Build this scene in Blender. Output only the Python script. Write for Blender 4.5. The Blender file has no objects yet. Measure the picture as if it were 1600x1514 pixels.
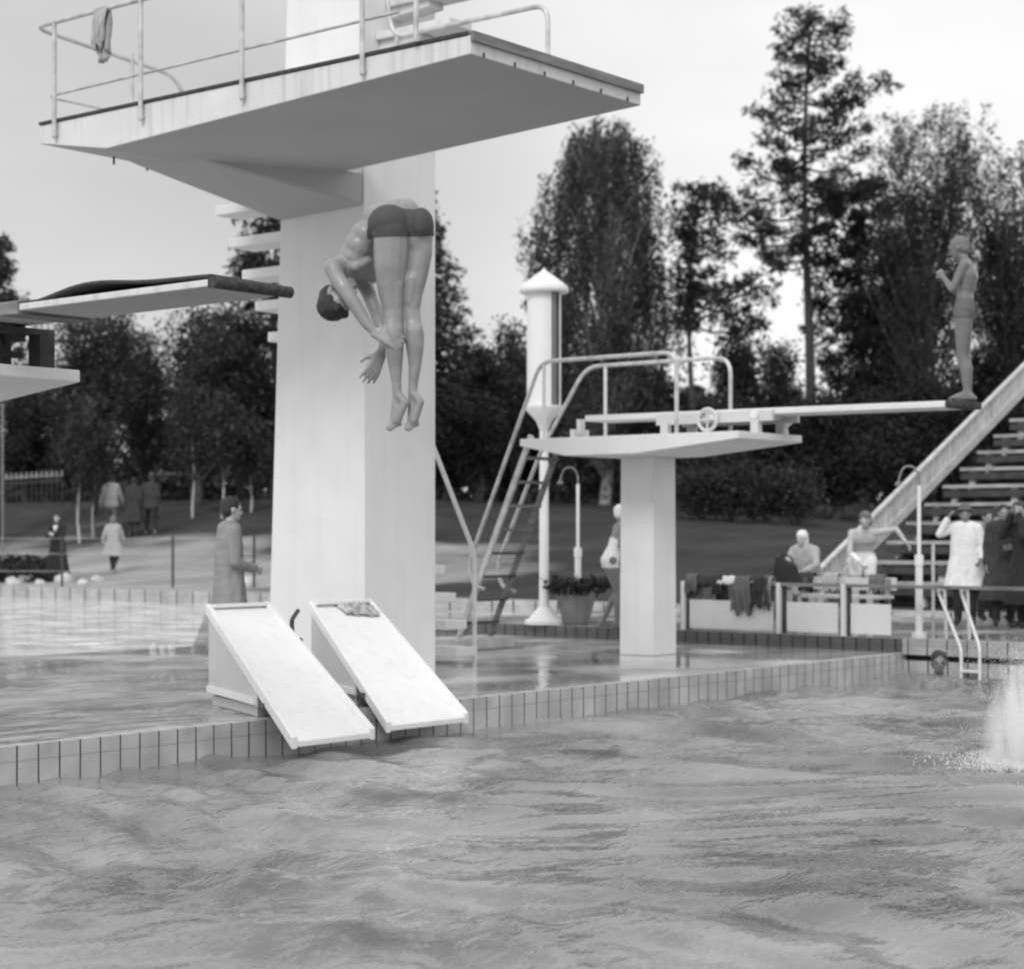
import bpy, bmesh, math, random
import numpy as np
from mathutils import Vector, Matrix, Euler
from math import sin, cos, pi, radians, sqrt, atan2

# ------------------------------------------------------------------ frame
# world X runs along the pool edge (away to the right), world Y runs inland (away to the left)
A = radians(38.7); SA, CA = sin(A), cos(A); F = 3000.0; HZ = 833.0; CZ = 1.42
scene = bpy.context.scene
COL = scene.collection
rng = np.random.RandomState(7); random.seed(7)

def W(lat, d, z=0.0):
    return Vector((lat*SA + d*CA, -lat*CA + d*SA, z))
def at(px, d, z=0.0):            # photo column at a distance
    return W((px-800)/F*d, d, z)
def atp(px, py, d):              # photo pixel at a distance
    return W((px-800)/F*d, d, CZ + (HZ-py)/F*d)
def gz(px, py, z=0.0):           # photo pixel on a level plane
    d = (CZ-z)*F/(py-HZ)
    return W((px-800)/F*d, d, z)
def onU(px, u, z=0.0):           # photo column on plane X=u
    k = (px-800)/F; d = u/(k*SA+CA); return W(k*d, d, z)
def onV(px, v, z=0.0):
    k = (px-800)/F; d = v/(-k*CA+SA); return W(k*d, d, z)

# ------------------------------------------------------------------ materials (all neutral: black-and-white film)
def g(v): return (v, v, v, 1)
def mat(name, base=0.5, rough=0.6, var=0.0, scale=4.0, bump=0.0, bscale=30.0, spec=0.5, stretch=(1,1,1), metal=0.0, stain=0.0, transl=0.0, detail=6):
    m = bpy.data.materials.new(name); m.use_nodes = True
    nt = m.node_tree; N = nt.nodes; L = nt.links
    b = N['Principled BSDF']
    b.inputs['Base Color'].default_value = g(base); b.inputs['Roughness'].default_value = rough
    b.inputs['Specular IOR Level'].default_value = spec; b.inputs['Metallic'].default_value = metal
    tc = N.new('ShaderNodeTexCoord'); mp = N.new('ShaderNodeMapping'); mp.inputs['Scale'].default_value = stretch
    L.new(tc.outputs['Object'], mp.inputs['Vector'])
    if var > 0:
        nz = N.new('ShaderNodeTexNoise'); nz.inputs['Scale'].default_value = scale; nz.inputs['Detail'].default_value = detail
        L.new(mp.outputs[0], nz.inputs['Vector'])
        r = N.new('ShaderNodeMapRange'); r.inputs['From Min'].default_value = 0.3; r.inputs['From Max'].default_value = 0.7
        r.inputs['To Min'].default_value = base*(1-var); r.inputs['To Max'].default_value = min(base*(1+var), 0.95)
        L.new(nz.outputs['Fac'], r.inputs['Value'])
        out = r.outputs[0]
        if stain > 0:
            mp2 = N.new('ShaderNodeMapping'); mp2.inputs['Scale'].default_value = (7, 7, 0.5); L.new(tc.outputs['Object'], mp2.inputs['Vector'])
            n2 = N.new('ShaderNodeTexNoise'); n2.inputs['Scale'].default_value = 1.6; n2.inputs['Detail'].default_value = 8
            L.new(mp2.outputs[0], n2.inputs['Vector'])
            r2 = N.new('ShaderNodeMapRange'); r2.inputs['From Min'].default_value = 0.5; r2.inputs['From Max'].default_value = 0.75
            r2.inputs['To Min'].default_value = 1; r2.inputs['To Max'].default_value = 1-stain
            L.new(n2.outputs['Fac'], r2.inputs['Value'])
            mu = N.new('ShaderNodeMath'); mu.operation = 'MULTIPLY'; L.new(out, mu.inputs[0]); L.new(r2.outputs[0], mu.inputs[1]); out = mu.outputs[0]
        L.new(out, b.inputs['Base Color'])
    if bump > 0:
        nb = N.new('ShaderNodeTexNoise'); nb.inputs['Scale'].default_value = bscale; nb.inputs['Detail'].default_value = 5
        L.new(mp.outputs[0], nb.inputs['Vector'])
        bp = N.new('ShaderNodeBump'); bp.inputs['Strength'].default_value = bump; bp.inputs['Distance'].default_value = 0.02
        L.new(nb.outputs['Fac'], bp.inputs['Height']); L.new(bp.outputs[0], b.inputs['Normal'])
    if transl > 0:
        t = N.new('ShaderNodeBsdfTranslucent'); t.inputs['Color'].default_value = g(base*1.6)
        mx = N.new('ShaderNodeMixShader'); mx.inputs[0].default_value = transl
        L.new(b.outputs[0], mx.inputs[1]); L.new(t.outputs[0], mx.inputs[2]); L.new(mx.outputs[0], N['Material Output'].inputs['Surface'])
    return m

M = {}
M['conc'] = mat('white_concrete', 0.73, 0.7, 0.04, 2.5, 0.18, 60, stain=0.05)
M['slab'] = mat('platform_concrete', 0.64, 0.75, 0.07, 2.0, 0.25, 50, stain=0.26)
M['under'] = mat('platform_soffit_shaded', 0.42, 0.85, 0.05, 1.2, 0.15, 50)  # darker copy of the slab concrete: underside shade put into the colour
M['slide'] = mat('white_painted_board', 0.80, 0.55, 0.035, 2.0, 0.15, 40, stain=0.08)
M['slidebody'] = mat('painted_plywood', 0.56, 0.6, 0.04, 4, 0.1, 30)
M['pipe'] = mat('galvanised_pipe', 0.5, 0.42, 0.25, 9, 0.1, 40, metal=0.25)
M['pipew'] = mat('white_pipe', 0.72, 0.4, 0.08, 9)
M['dark'] = mat('dark_iron', 0.05, 0.55, 0.3, 8)
M['matting'] = mat('coir_matting', 0.05, 0.95, 0.5, 30, 0.6, 90)
M['wood'] = mat('weathered_wood', 0.20, 0.8, 0.35, 3, 0.3, 25, stretch=(1,1,6))
M['woodd'] = mat('dark_wood', 0.05, 0.85, 0.4, 4)
M['woodl'] = mat('pale_wood', 0.48, 0.7, 0.15, 6, 0.2, 30)
M['skin'] = mat('skin', 0.26, 0.45, 0.14, 9, 0.10, 60, spec=0.5)
M['skinl'] = mat('fair_skin', 0.42, 0.5, 0.08, 14)
M['skind'] = mat('tanned_skin', 0.175, 0.5, 0.10, 14)
M['hair'] = mat('dark_hair', 0.022, 0.5, 0.4, 60, 0.5, 150)
M['hairl'] = mat('fair_hair', 0.17, 0.6, 0.2, 40, 0.4, 120)
M['trunks'] = mat('wet_swim_trunks', 0.066, 0.75, 0.15, 9, 0.2, 120, spec=0.3)
M['white'] = mat('white_cloth', 0.72, 0.8, 0.08, 8, 0.2, 30)
M['coat'] = mat('pale_gabardine', 0.25, 0.85, 0.12, 5, 0.3, 20)
M['coatl'] = mat('light_raincoat', 0.36, 0.8, 0.12, 5, 0.3, 20)
M['darkc'] = mat('dark_wool', 0.035, 0.9, 0.3, 8)
M['black'] = mat('black_wool', 0.015, 0.9, 0.3, 8)
M['grey'] = mat('grey_cloth', 0.13, 0.9, 0.2, 8)
M['grey2'] = mat('drab_cloth', 0.13, 0.8, 0.1, 8)
M['towel'] = mat('towelling', 0.40, 0.95, 0.2, 12, 0.4, 60)
M['bark'] = mat('pine_bark', 0.05, 0.9, 0.4, 6, 0.5, 12)
M['birchbark'] = mat('birch_bark', 0.5, 0.8, 0.4, 3, 0.3, 10, stretch=(1,1,3))
M['needle'] = mat('pine_needles', 0.026, 0.7, 0.45, 0.8, spec=0.3, transl=0.15)
M['spruce'] = mat('spruce_needles', 0.026, 0.7, 0.5, 0.9, spec=0.3, transl=0.1)
M['birch'] = mat('birch_leaves', 0.042, 0.55, 0.5, 0.9, spec=0.5, transl=0.25)
M['leaf'] = mat('broad_leaves', 0.036, 0.6, 0.5, 0.8, spec=0.4, transl=0.25)
M['leafd'] = mat('dark_leaves', 0.022, 0.7, 0.5, 0.8, spec=0.3, transl=0.1)
M['planter'] = mat('planter_concrete', 0.19, 0.8, 0.2, 5, 0.3, 30)
M['stone'] = mat('pale_stone', 0.5, 0.8, 0.25, 4, 0.3, 12)
M['picket'] = mat('limed_boards', 0.50, 0.8, 0.3, 3.5, 0.3, 20, stretch=(4,1,0.5))
M['seatw'] = mat('grandstand_seat', 0.34, 0.8, 0.3, 3, 0.3, 25)
M['glass'] = mat('opal_glass_slot', 0.16, 0.25, 0.1, 5)

def tile_mat(name, axis, pitch, base, joint, split):
    """glazed facing with dark vertical joints every pitch metres and one level joint"""
    m = bpy.data.materials.new(name); m.use_nodes = True; nt = m.node_tree; N = nt.nodes; L = nt.links
    b = N['Principled BSDF']; b.inputs['Roughness'].default_value = 0.35
    tc = N.new('ShaderNodeTexCoord'); sp = N.new('ShaderNodeSeparateXYZ'); L.new(tc.outputs['Object'], sp.inputs[0])
    def ma(op, a, bb=None, c=None):
        n = N.new('ShaderNodeMath'); n.operation = op
        for i, x in enumerate((a, bb, c)):
            if x is None: continue
            if isinstance(x, (int, float)): n.inputs[i].default_value = x
            else: L.new(x, n.inputs[i])
        return n.outputs[0]
    nz = N.new('ShaderNodeTexNoise'); nz.inputs['Scale'].default_value = 3; nz.inputs['Detail'].default_value = 8; L.new(tc.outputs['Object'], nz.inputs['Vector'])
    x = sp.outputs[axis]
    fr = ma('FRACT', ma('DIVIDE', x, pitch))
    wj = ma('ADD', 0.03, ma('MULTIPLY', nz.outputs['Fac'], joint))
    j = ma('LESS_THAN', fr, wj)
    hz = ma('LESS_THAN', ma('ABSOLUTE', ma('SUBTRACT', sp.outputs[2], split)), 0.006)
    hz = ma('MULTIPLY', ma('MULTIPLY', hz, nz.outputs['Fac']), 0.55)
    jj = ma('MAXIMUM', j, hz)
    r = N.new('ShaderNodeMapRange'); r.inputs['From Min'].default_value = 0.3; r.inputs['From Max'].default_value = 0.7
    r.inputs['To Min'].default_value = base*0.72; r.inputs['To Max'].default_value = base*1.12; L.new(nz.outputs['Fac'], r.inputs['Value'])
    v = ma('MULTIPLY', r.outputs[0], ma('SUBTRACT', 1.0, ma('MULTIPLY', jj, 0.93)))
    L.new(v, b.inputs['Base Color'])
    return m
M['tile'] = tile_mat('pool_edge_tile', 0, 0.176, 0.50, 0.09, -0.1)
M['tilev'] = tile_mat('end_wall_tile', 1, 0.25, 0.42, 0.08, 0.1)
M['tiled'] = tile_mat('dark_riser_tile', 1, 0.176, 0.10, 0.2, 0.08)
M['tilefar'] = tile_mat('far_edge_tile', 1, 0.5, 0.42, 0.08, 0.12)

def deck_mat():
    m = bpy.data.materials.new('wet_concrete'); m.use_nodes = True; nt = m.node_tree; N = nt.nodes; L = nt.links
    b = N['Principled BSDF']; tc = N.new('ShaderNodeTexCoord')
    def noise(sc, det, stretch=(1,1,1)):
        mp = N.new('ShaderNodeMapping'); mp.inputs['Scale'].default_value = stretch; mp.inputs['Rotation'].default_value = (0,0,A-pi/2)
        L.new(tc.outputs['Object'], mp.inputs['Vector'])
        n = N.new('ShaderNodeTexNoise'); n.inputs['Scale'].default_value = sc; n.inputs['Detail'].default_value = det; L.new(mp.outputs[0], n.inputs['Vector']); return n.outputs['Fac']
    def rng_(s, a, bb, c, d):
        r = N.new('ShaderNodeMapRange'); r.inputs['From Min'].default_value = a; r.inputs['From Max'].default_value = bb; r.inputs['To Min'].default_value = c; r.inputs['To Max'].default_value = d
        L.new(s, r.inputs['Value']); return r.outputs[0]
    L.new(rng_(noise(1.3, 8, (0.7,1,1)), 0.35, 0.65, 0.24, 0.56), b.inputs['Base Color'])
    L.new(rng_(noise(0.5, 6), 0.42, 0.62, 0.03, 0.3), b.inputs['Roughness'])
    b.inputs['Specular IOR Level'].default_value = 0.5
    bp = N.new('ShaderNodeBump'); bp.inputs['Strength'].default_value = 1.0; bp.inputs['Distance'].default_value = 0.05
    sp = N.new('ShaderNodeSeparateXYZ'); L.new(tc.outputs['Object'], sp.inputs[0])
    mm = N.new('ShaderNodeMath'); mm.operation = 'MULTIPLY'; L.new(noise(3.2, 4, (0.6,1.5,1)), mm.inputs[0]); L.new(rng_(sp.outputs[0], 11.5, 15.5, 0.75, 0.06), mm.inputs[1])
    L.new(mm.outputs[0], bp.inputs['Height']); L.new(bp.outputs[0], b.inputs['Normal'])
    return m
M['deck'] = deck_mat()

def water_mat(name, base, bump, sc, dist, rough=0.06, psc=0.35, pv_=0.2):
    m = bpy.data.materials.new(name); m.use_nodes = True; nt = m.node_tree; N = nt.nodes; L = nt.links
    b = N['Principled BSDF']; tc = N.new('ShaderNodeTexCoord')
    b.inputs['Roughness'].default_value = rough; b.inputs['IOR'].default_value = 1.33
    n0 = N.new('ShaderNodeTexNoise'); n0.inputs['Scale'].default_value = psc; n0.inputs['Detail'].default_value = 4; L.new(tc.outputs['Object'], n0.inputs['Vector'])
    r = N.new('ShaderNodeMapRange'); r.inputs['From Min'].default_value = 0.3; r.inputs['From Max'].default_value = 0.7; r.inputs['To Min'].default_value = base*(1-pv_); r.inputs['To Max'].default_value = base*(1+pv_)
    L.new(n0.outputs['Fac'], r.inputs['Value']); L.new(r.outputs[0], b.inputs['Base Color'])
    mp = N.new('ShaderNodeMapping'); mp.inputs['Rotation'].default_value = (0,0,pi/2-A); mp.inputs['Scale'].default_value = (0.6,1.2,1); L.new(tc.outputs['Object'], mp.inputs['Vector'])
    n1 = N.new('ShaderNodeTexNoise'); n1.inputs['Scale'].default_value = sc; n1.inputs['Detail'].default_value = 4; n1.inputs['Roughness'].default_value = 0.55; L.new(mp.outputs[0], n1.inputs['Vector'])
    bp = N.new('ShaderNodeBump'); bp.inputs['Strength'].default_value = bump; bp.inputs['Distance'].default_value = dist
    L.new(n1.outputs['Fac'], bp.inputs['Height']); L.new(bp.outputs[0], b.inputs['Normal'])
    return m
M['water'] = water_mat('pool_water', 0.19, 1.0, 5.5, 0.024, 0.035, 0.7, 0.55)
M['water2'] = water_mat('shallow_pool_water', 0.60, 1.0, 2.0, 0.55, 0.06, 1.2, 0.5)

def ground_mat():
    m = bpy.data.materials.new('lawn_and_sand'); m.use_nodes = True; nt = m.node_tree; N = nt.nodes; L = nt.links
    b = N['Principled BSDF']; b.inputs['Roughness'].default_value = 0.95; b.inputs['Specular IOR Level'].default_value = 0.1
    tc = N.new('ShaderNodeTexCoord'); sp = N.new('ShaderNodeSeparateXYZ'); L.new(tc.outputs['Object'], sp.inputs[0])
    def mr(s, a, bb, c, d):
        r = N.new('ShaderNodeMapRange'); r.inputs['From Min'].default_value = a; r.inputs['From Max'].default_value = bb; r.inputs['To Min'].default_value = c; r.inputs['To Max'].default_value = d
        L.new(s, r.inputs['Value']); return r.outputs[0]
    def ma(op, a, bb):
        n = N.new('ShaderNodeMath'); n.operation = op
        for i, x in enumerate((a, bb)):
            if isinstance(x, (int, float)): n.inputs[i].default_value = x
            else: L.new(x, n.inputs[i])
        return n.outputs[0]
    n1 = N.new('ShaderNodeTexNoise'); n1.inputs['Scale'].default_value = 0.5; n1.inputs['Detail'].default_value = 9; L.new(tc.outputs['Object'], n1.inputs['Vector'])
    n2 = N.new('ShaderNodeTexNoise'); n2.inputs['Scale'].default_value = 0.22; n2.inputs['Detail'].default_value = 5; L.new(tc.outputs['Object'], n2.inputs['Vector'])
    grass = mr(n1.outputs['Fac'], 0.3, 0.7, 0.03, 0.058)
    sand = mr(n1.outputs['Fac'], 0.3, 0.7, 0.20, 0.36)
    wob = mr(n2.outputs['Fac'], 0.3, 0.7, -3.0, 3.0)
    left = mr(ma('ADD', sp.outputs[1], wob), 27.0, 29.5, 0, 1)
    near = mr(ma('ADD', sp.outputs[0], wob), 38.0, 35.5, 0, 1)
    f = ma('MULTIPLY', left, near)
    v = ma('ADD', ma('MULTIPLY', grass, ma('SUBTRACT', 1.0, f)), ma('MULTIPLY', sand, f))
    L.new(v, b.inputs['Base Color'])
    n3 = N.new('ShaderNodeTexNoise'); n3.inputs['Scale'].default_value = 5; n3.inputs['Detail'].default_value = 6; L.new(tc.outputs['Object'], n3.inputs['Vector'])
    bp = N.new('ShaderNodeBump'); bp.inputs['Strength'].default_value = 0.6; bp.inputs['Distance'].default_value = 0.1
    L.new(n3.outputs['Fac'], bp.inputs['Height']); L.new(bp.outputs[0], b.inputs['Normal'])
    return m
M['ground'] = ground_mat()

for k in ('skin', 'skind', 'skinl'):
    nt = M[k].node_tree; b = nt.nodes['Principled BSDF']; tc = nt.nodes.new('ShaderNodeTexCoord'); nz = nt.nodes.new('ShaderNodeTexNoise'); nz.inputs['Scale'].default_value = 26; nz.inputs['Detail'].default_value = 5
    nt.links.new(tc.outputs['Object'], nz.inputs['Vector']); r = nt.nodes.new('ShaderNodeMapRange'); r.inputs['From Min'].default_value = 0.35; r.inputs['From Max'].default_value = 0.65; r.inputs['To Min'].default_value = 0.26; r.inputs['To Max'].default_value = 0.62
    nt.links.new(nz.outputs['Fac'], r.inputs['Value']); nt.links.new(r.outputs[0], b.inputs['Roughness']); b.inputs['Subsurface Weight'].default_value = 0.1; b.inputs['Subsurface Scale'].default_value = 0.01
# ------------------------------------------------------------------ object helpers
def tag(o, label=None, cat=None, group=None, kind=None):
    if label: o['label'] = label
    if cat: o['category'] = cat
    if group: o['group'] = group
    if kind: o['kind'] = kind
    return o
def thing(name, label, cat, loc=(0,0,0), rz=0.0, group=None, scale=1.0):
    o = bpy.data.objects.new(name, None); COL.objects.link(o); o.empty_display_size = 0.2
    o.location = loc; o.rotation_euler = (0,0,rz); o.scale = (scale,)*3
    return tag(o, label, cat, group)
def root_of(o):
    while o.parent: o = o.parent
    return o
def link(name, me, m, parent=None, smooth=False):
    o = bpy.data.objects.new(name, me); COL.objects.link(o)
    if m: me.materials.append(m)
    if smooth:
        me.polygons.foreach_set('use_smooth', [True]*len(me.polygons))
    if parent is not None: o.parent = parent
    return o

class MB:
    def __init__(s): s.v = []; s.f = []
    def add(s, vs, fs):
        k = len(s.v); s.v += [tuple(p) for p in vs]; s.f += [tuple(i+k for i in f) for f in fs]; return s
    def hexa(s, p):   # bottom 4 (ccw), top 4
        return s.add(p, [(3,2,1,0),(4,5,6,7),(0,1,5,4),(1,2,6,5),(2,3,7,6),(3,0,4,7)])
    def box(s, x0, x1, y0, y1, z0, z1):
        return s.hexa([(x0,y0,z0),(x1,y0,z0),(x1,y1,z0),(x0,y1,z0),(x0,y0,z1),(x1,y0,z1),(x1,y1,z1),(x0,y1,z1)])
    def beam(s, a, b, w, h):  # box along a-b, width w (level), height h
        a = Vector(a); b = Vector(b); t = (b-a).normalized()
        side = t.cross(Vector((0,0,1)))
        side = Vector((1,0,0)) if side.length < 1e-4 else side.normalized()
        up = side.cross(t).normalized()
        c = [(-1,-1),(1,-1),(1,1),(-1,1)]
        return s.hexa([a+side*(w/2*i)+up*(h/2*j) for i, j in c]+[b+side*(w/2*i)+up*(h/2*j) for i, j in c])
    def tube(s, pts, r, n=10, cap=True):
        pts = [Vector(p) for p in pts]; m = len(pts)
        if not hasattr(r, '__len__'): r = [r]*m
        ref = None; k = len(s.v)
        for i, p in enumerate(pts):
            t = (pts[min(i+1,m-1)]-pts[max(i-1,0)]).normalized()
            if ref is None:
                ref = Vector((0,0,1)) if abs(t.z) < 0.9 else Vector((1,0,0))
            a = (ref - t*ref.dot(t)).normalized(); ref = a; b = t.cross(a)
            for j in range(n):
                q = 2*pi*j/n; s.v.append(tuple(p + (a*cos(q)+b*sin(q))*r[i]))
        for i in range(m-1):
            for j in range(n):
                a0 = k+i*n+j; a1 = k+i*n+(j+1)%n
                s.f.append((a0, a1, a1+n, a0+n))
        if cap:
            s.f.append(tuple(k+j for j in reversed(range(n)))); s.f.append(tuple(k+(m-1)*n+j for j in range(n)))
        return s
    def lathe(s, c, prof, n=24):
        k = len(s.v)
        for r, z in prof:
            for j in range(n):
                q = 2*pi*j/n; s.v.append((c[0]+r*cos(q), c[1]+r*sin(q), c[2]+z))
        for i in range(len(prof)-1):
            for j in range(n):
                a0 = k+i*n+j; a1 = k+i*n+(j+1)%n; s.f.append((a0,a1,a1+n,a0+n))
        s.f.append(tuple(k+j for j in reversed(range(n)))); s.f.append(tuple(k+(len(prof)-1)*n+j for j in range(n)))
        return s
    def prism(s, pts, off):   # planar polygon pushed by off
        n = len(pts); off = Vector(off); a = [Vector(p) for p in pts]; b = [p+off for p in a]
        return s.add(a+b, [tuple(range(n))[::-1], tuple(range(n, 2*n))] + [(i, (i+1)%n, (i+1)%n+n, i+n) for i in range(n)])
    def build(s, name, m, parent=None, smooth=False, bevel=0.0):
        v = s.v
        if parent is not None:
            r = root_of(parent)
            inv = (Matrix.Translation(r.location) @ r.rotation_euler.to_matrix().to_4x4() @ Matrix.Diagonal((*r.scale, 1))).inverted()
            v = [tuple(inv @ Vector(p)) for p in v]
        me = bpy.data.meshes.new(name); me.from_pydata(v, [], s.f); me.update()
        bm = bmesh.new(); bm.from_mesh(me); bmesh.ops.recalc_face_normals(bm, faces=bm.faces); bm.to_mesh(me); bm.free()
        o = link(name, me, m, parent, False)
        if smooth:
            me.polygons.foreach_set('use_smooth', [True]*len(me.polygons)); me.set_sharp_from_angle(angle=radians(50))
        if bevel:
            b = o.modifiers.new('edge', 'BEVEL'); b.width = bevel; b.segments = 2; b.limit_method = 'ANGLE'
        return o

def arc(p0, p1, p2, n=6):     # rounded corner between p0 - p1 - p2 (quadratic)
    p0, p1, p2 = Vector(p0), Vector(p1), Vector(p2)
    return [p0*(1-t)**2 + p1*2*t*(1-t) + p2*t*t for t in [i/n for i in range(n+1)]]
def rounded(pts, r=0.15, n=5):
    pts = [Vector(p) for p in pts]; out = [pts[0]]
    for i in range(1, len(pts)-1):
        a = (pts[i-1]-pts[i]); b = (pts[i+1]-pts[i]); ra = min(r, a.length*0.45); rb = min(r, b.length*0.45)
        out += arc(pts[i]+a.normalized()*ra, pts[i], pts[i]+b.normalized()*rb, n)
    return out+[pts[-1]]

# ------------------------------------------------------------------ setting: deck, pools, ground
PE = 10.6      # pool edge (Y)
PU = 20.6      # pool end (X)
WZ = -0.25     # water level
def ss(a, b, x): t = min(max((x-a)/(b-a), 0), 1); return t*t*(3-2*t)
def terr(u, v):
    s = u-27.3
    top = 1.2 + 1.2*ss(24, 46, v)
    z = 0.2 + top*ss(1, 20, s) + 0.4*ss(25, 90, s)
    return z
# shallow back pool outline (X,Y)
BP = [(-30, 18.3), (16.4, 18.3), (26.9, 29.5), (26.9, 90), (-30, 90)]
mb = MB()
mb.add([(-30,-30,0),(3,-30,0),(3,PE,0),(-30,PE,0)], [(0,1,2,3)])
mb.add([(3,-30,0),(PU,-30,0),(PU,-8,0),(3,-8,0)], [(0,1,2,3)])
mb.add([(-30,PE,0),(PU+0.15,PE,0),(PU+0.15,18.3,0),(-30,18.3,0)], [(0,1,2,3)])
mb.add([(16.4,18.3,0),(26.9,18.3,0),(26.9,29.5,0)], [(0,1,2)])
tag(mb.build('deck', M['deck']), kind='structure')
# raised terrace beyond the pool end
mb = MB(); mb.box(PU+0.16, 26.9, -30, 18.29, -0.5, 0.17)
tag(mb.build('terrace', M['deck']), kind='structure')
mb = MB(); mb.box(PU+0.13, PU+0.158, PE+0.02, 18.28, 0.004, 0.166)
tag(mb.build('terrace_riser', M['tiled']), kind='structure')
# pool edge facing
mb = MB(); mb.box(3, PU+0.1, PE-0.02, PE+0.1, -2.2, 0.004)
tag(mb.build('pool_edge', M['tile']), kind='structure')
mb = MB(); mb.box(PU, PU+0.12, -8, PE-0.021, -2.2, -0.08); mb.box(PU+0.08, PU+0.12, -8, PE-0.021, -0.08, -0.01); mb.box(PU-0.02, PU+0.128, -8, PE-0.021, -0.009, 0.18)
tag(mb.build('pool_end_wall', M['tilev']), kind='structure')
mb = MB(); mb.box(PU+0.062, PU+0.079, -8, PE-0.03, -0.079, -0.0095)
tag(mb.build('overflow_gutter', M['black']), kind='structure')
mb = MB(); mb.box(2.9, 3.0, -8.1, PE+0.1, -2.2, 0.006); mb.box(3, PU, -8.1, -8, -2.2, 0.006)
tag(mb.build('pool_near_edge', M['stone']), kind='structure')
mb = MB(); mb.box(2.9, PU+0.1, -8.1, PE+0.1, -2.4, -2.2)
tag(mb.build('pool_floor', M['stone']), kind='structure')

def wave_grid(name, x0, x1, y0, y1, step, z, comps, m, sharp=0.0, calm=None):
    nx = int((x1-x0)/step)+1; ny = int((y1-y0)/step)+1
    X, Y = np.meshgrid(np.linspace(x0, x1, nx), np.linspace(y0, y1, ny))
    # warp the coordinates so crests wander
    r = np.random.RandomState(5); wx = np.zeros_like(X); wy = np.zeros_like(X)
    for _ in range(8):
        a = r.uniform(0, 2*pi); k = r.uniform(0.5, 1.6); ph = r.uniform(0, 6.28)
        wx += 0.22*np.sin(k*(X*cos(a)+Y*sin(a))+ph); wy += 0.22*np.sin(k*(X*sin(a)-Y*cos(a))+ph*1.7)
    XX = X+wx; YY = Y+wy; Z = np.zeros_like(X)
    for (lam, amp, ang, spread, n) in comps:
        for _ in range(n):
            l = lam*r.uniform(0.7, 1.4); a = ang+r.normal(0, spread); k = 2*pi/l; ph = r.uniform(0, 6.28)
            s = np.sin(k*(XX*cos(a)+YY*sin(a))+ph)
            Z += amp/sqrt(n)*(s + sharp*(np.abs(s)*-2+1)*0.5)
    if calm is not None: Z *= calm(X, Y)
    V = np.stack([X, Y, Z+z], -1).reshape(-1, 3)
    me = bpy.data.meshes.new(name); me.vertices.add(len(V)); me.vertices.foreach_set('co', V.ravel())
    i = np.arange(nx*ny).reshape(ny, nx); q = np.stack([i[:-1,:-1], i[:-1,1:], i[1:,1:], i[1:,:-1]], -1).reshape(-1)
    nf = len(q)//4; me.loops.add(len(q)); me.loops.foreach_set('vertex_index', q)
    me.polygons.add(nf); me.polygons.foreach_set('loop_start', np.arange(0, len(q), 4)); me.polygons.foreach_set('loop_total', np.full(nf, 4))
    me.update(calc_edges=True); return link(name, me, m, None, True)
VA = A   # crests lie across the view: wave travels along the view direction
tag(wave_grid('pool_water', 3.0, PU, -8.0, PE-0.02, 0.05, WZ,
    [(3.0, 0.014, VA, 0.35, 4), (1.5, 0.021, VA+0.1, 0.5, 7), (0.8, 0.020, VA-0.1, 0.7, 11), (0.42, 0.008, VA, 1.0, 11)], M['water'], 0.5), kind='structure')
# shallow pool behind
w2 = MB(); w2.add([(x, y, -0.04) for x, y in BP], [tuple(range(len(BP)))])
tag(w2.build('shallow_pool_water', M['water2']), kind='structure')
mb = MB(); mb.box(-30, 16.4, 18.26, 18.30, -0.4, 0.004)

tag(mb.build('shallow_pool_edge', M['stone']), kind='structure')
mb = MB(); mb.box(26.9, 27.3, -30, 90, -0.5, 0.22)
tag(mb.build('far_pool_kerb', M['tilefar']), kind='structure')

# terrain: one sheet to the horizon with a hole for the bath
xs = [-700,-300,-120,-30] + [27.3+i*1.0 for i in range(0, 45)] + [75, 85, 100, 130, 180, 300, 700]
ys = [-700,-300,-120,-60,-30] + [-20+i*3 for i in range(0, 10)] + [10+i*2 for i in range(0, 40)] + [90, 110, 140, 200, 300, 700]
V = []; Fc = []
nx, ny = len(xs), len(ys)
r2 = random.Random(3)
for y in ys:
    for x in xs:
        z = terr(x, y) if x >= 27.3 else (0.0 if x < 27.3 else 0)
        if x > 29 and x < 120: z += r2.uniform(-0.03, 0.03)
        V.append((x, y, z if x >= 27.3 else -0.01))
for j in range(ny-1):
    for i in range(nx-1):
        if xs[i] >= -30 and xs[i+1] <= 27.31 and ys[j] >= -30 and ys[j+1] <= 90: continue
        a = j*nx+i; Fc.append((a, a+1, a+nx+1, a+nx))
mb = MB(); mb.v = V; mb.f = Fc
tag(mb.build('ground', M['ground'], smooth=True), kind='structure')

# ------------------------------------------------------------------ main tower and platform
TU0, TU1, TV0 = 12.93, 13.93, 12.1
PZ = 5.0
tw = thing('diving_tower', 'tall tapering white concrete tower carrying the big high platform', 'diving tower', (13.4, 12.7, 0))
mb = MB()
lev = [(-0.0, 13.37), (4.5, 13.19), (8.6, 13.02)]
for (z0, a), (z1, b) in zip(lev[:-1], lev[1:]):
    mb.hexa([(TU0,TV0,z0),(TU1,TV0,z0),(TU1,a,z0),(TU0,a,z0),(TU0,TV0,z1),(TU1,TV0,z1),(TU1,b,z1),(TU0,b,z1)])
mb2 = MB(); mb2.v = mb.v; mb2.f = [f for k, f in enumerate(mb.f) if k not in (1, 6)]
mb2.build('shaft', M['conc'], tw, bevel=0.012)
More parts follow.
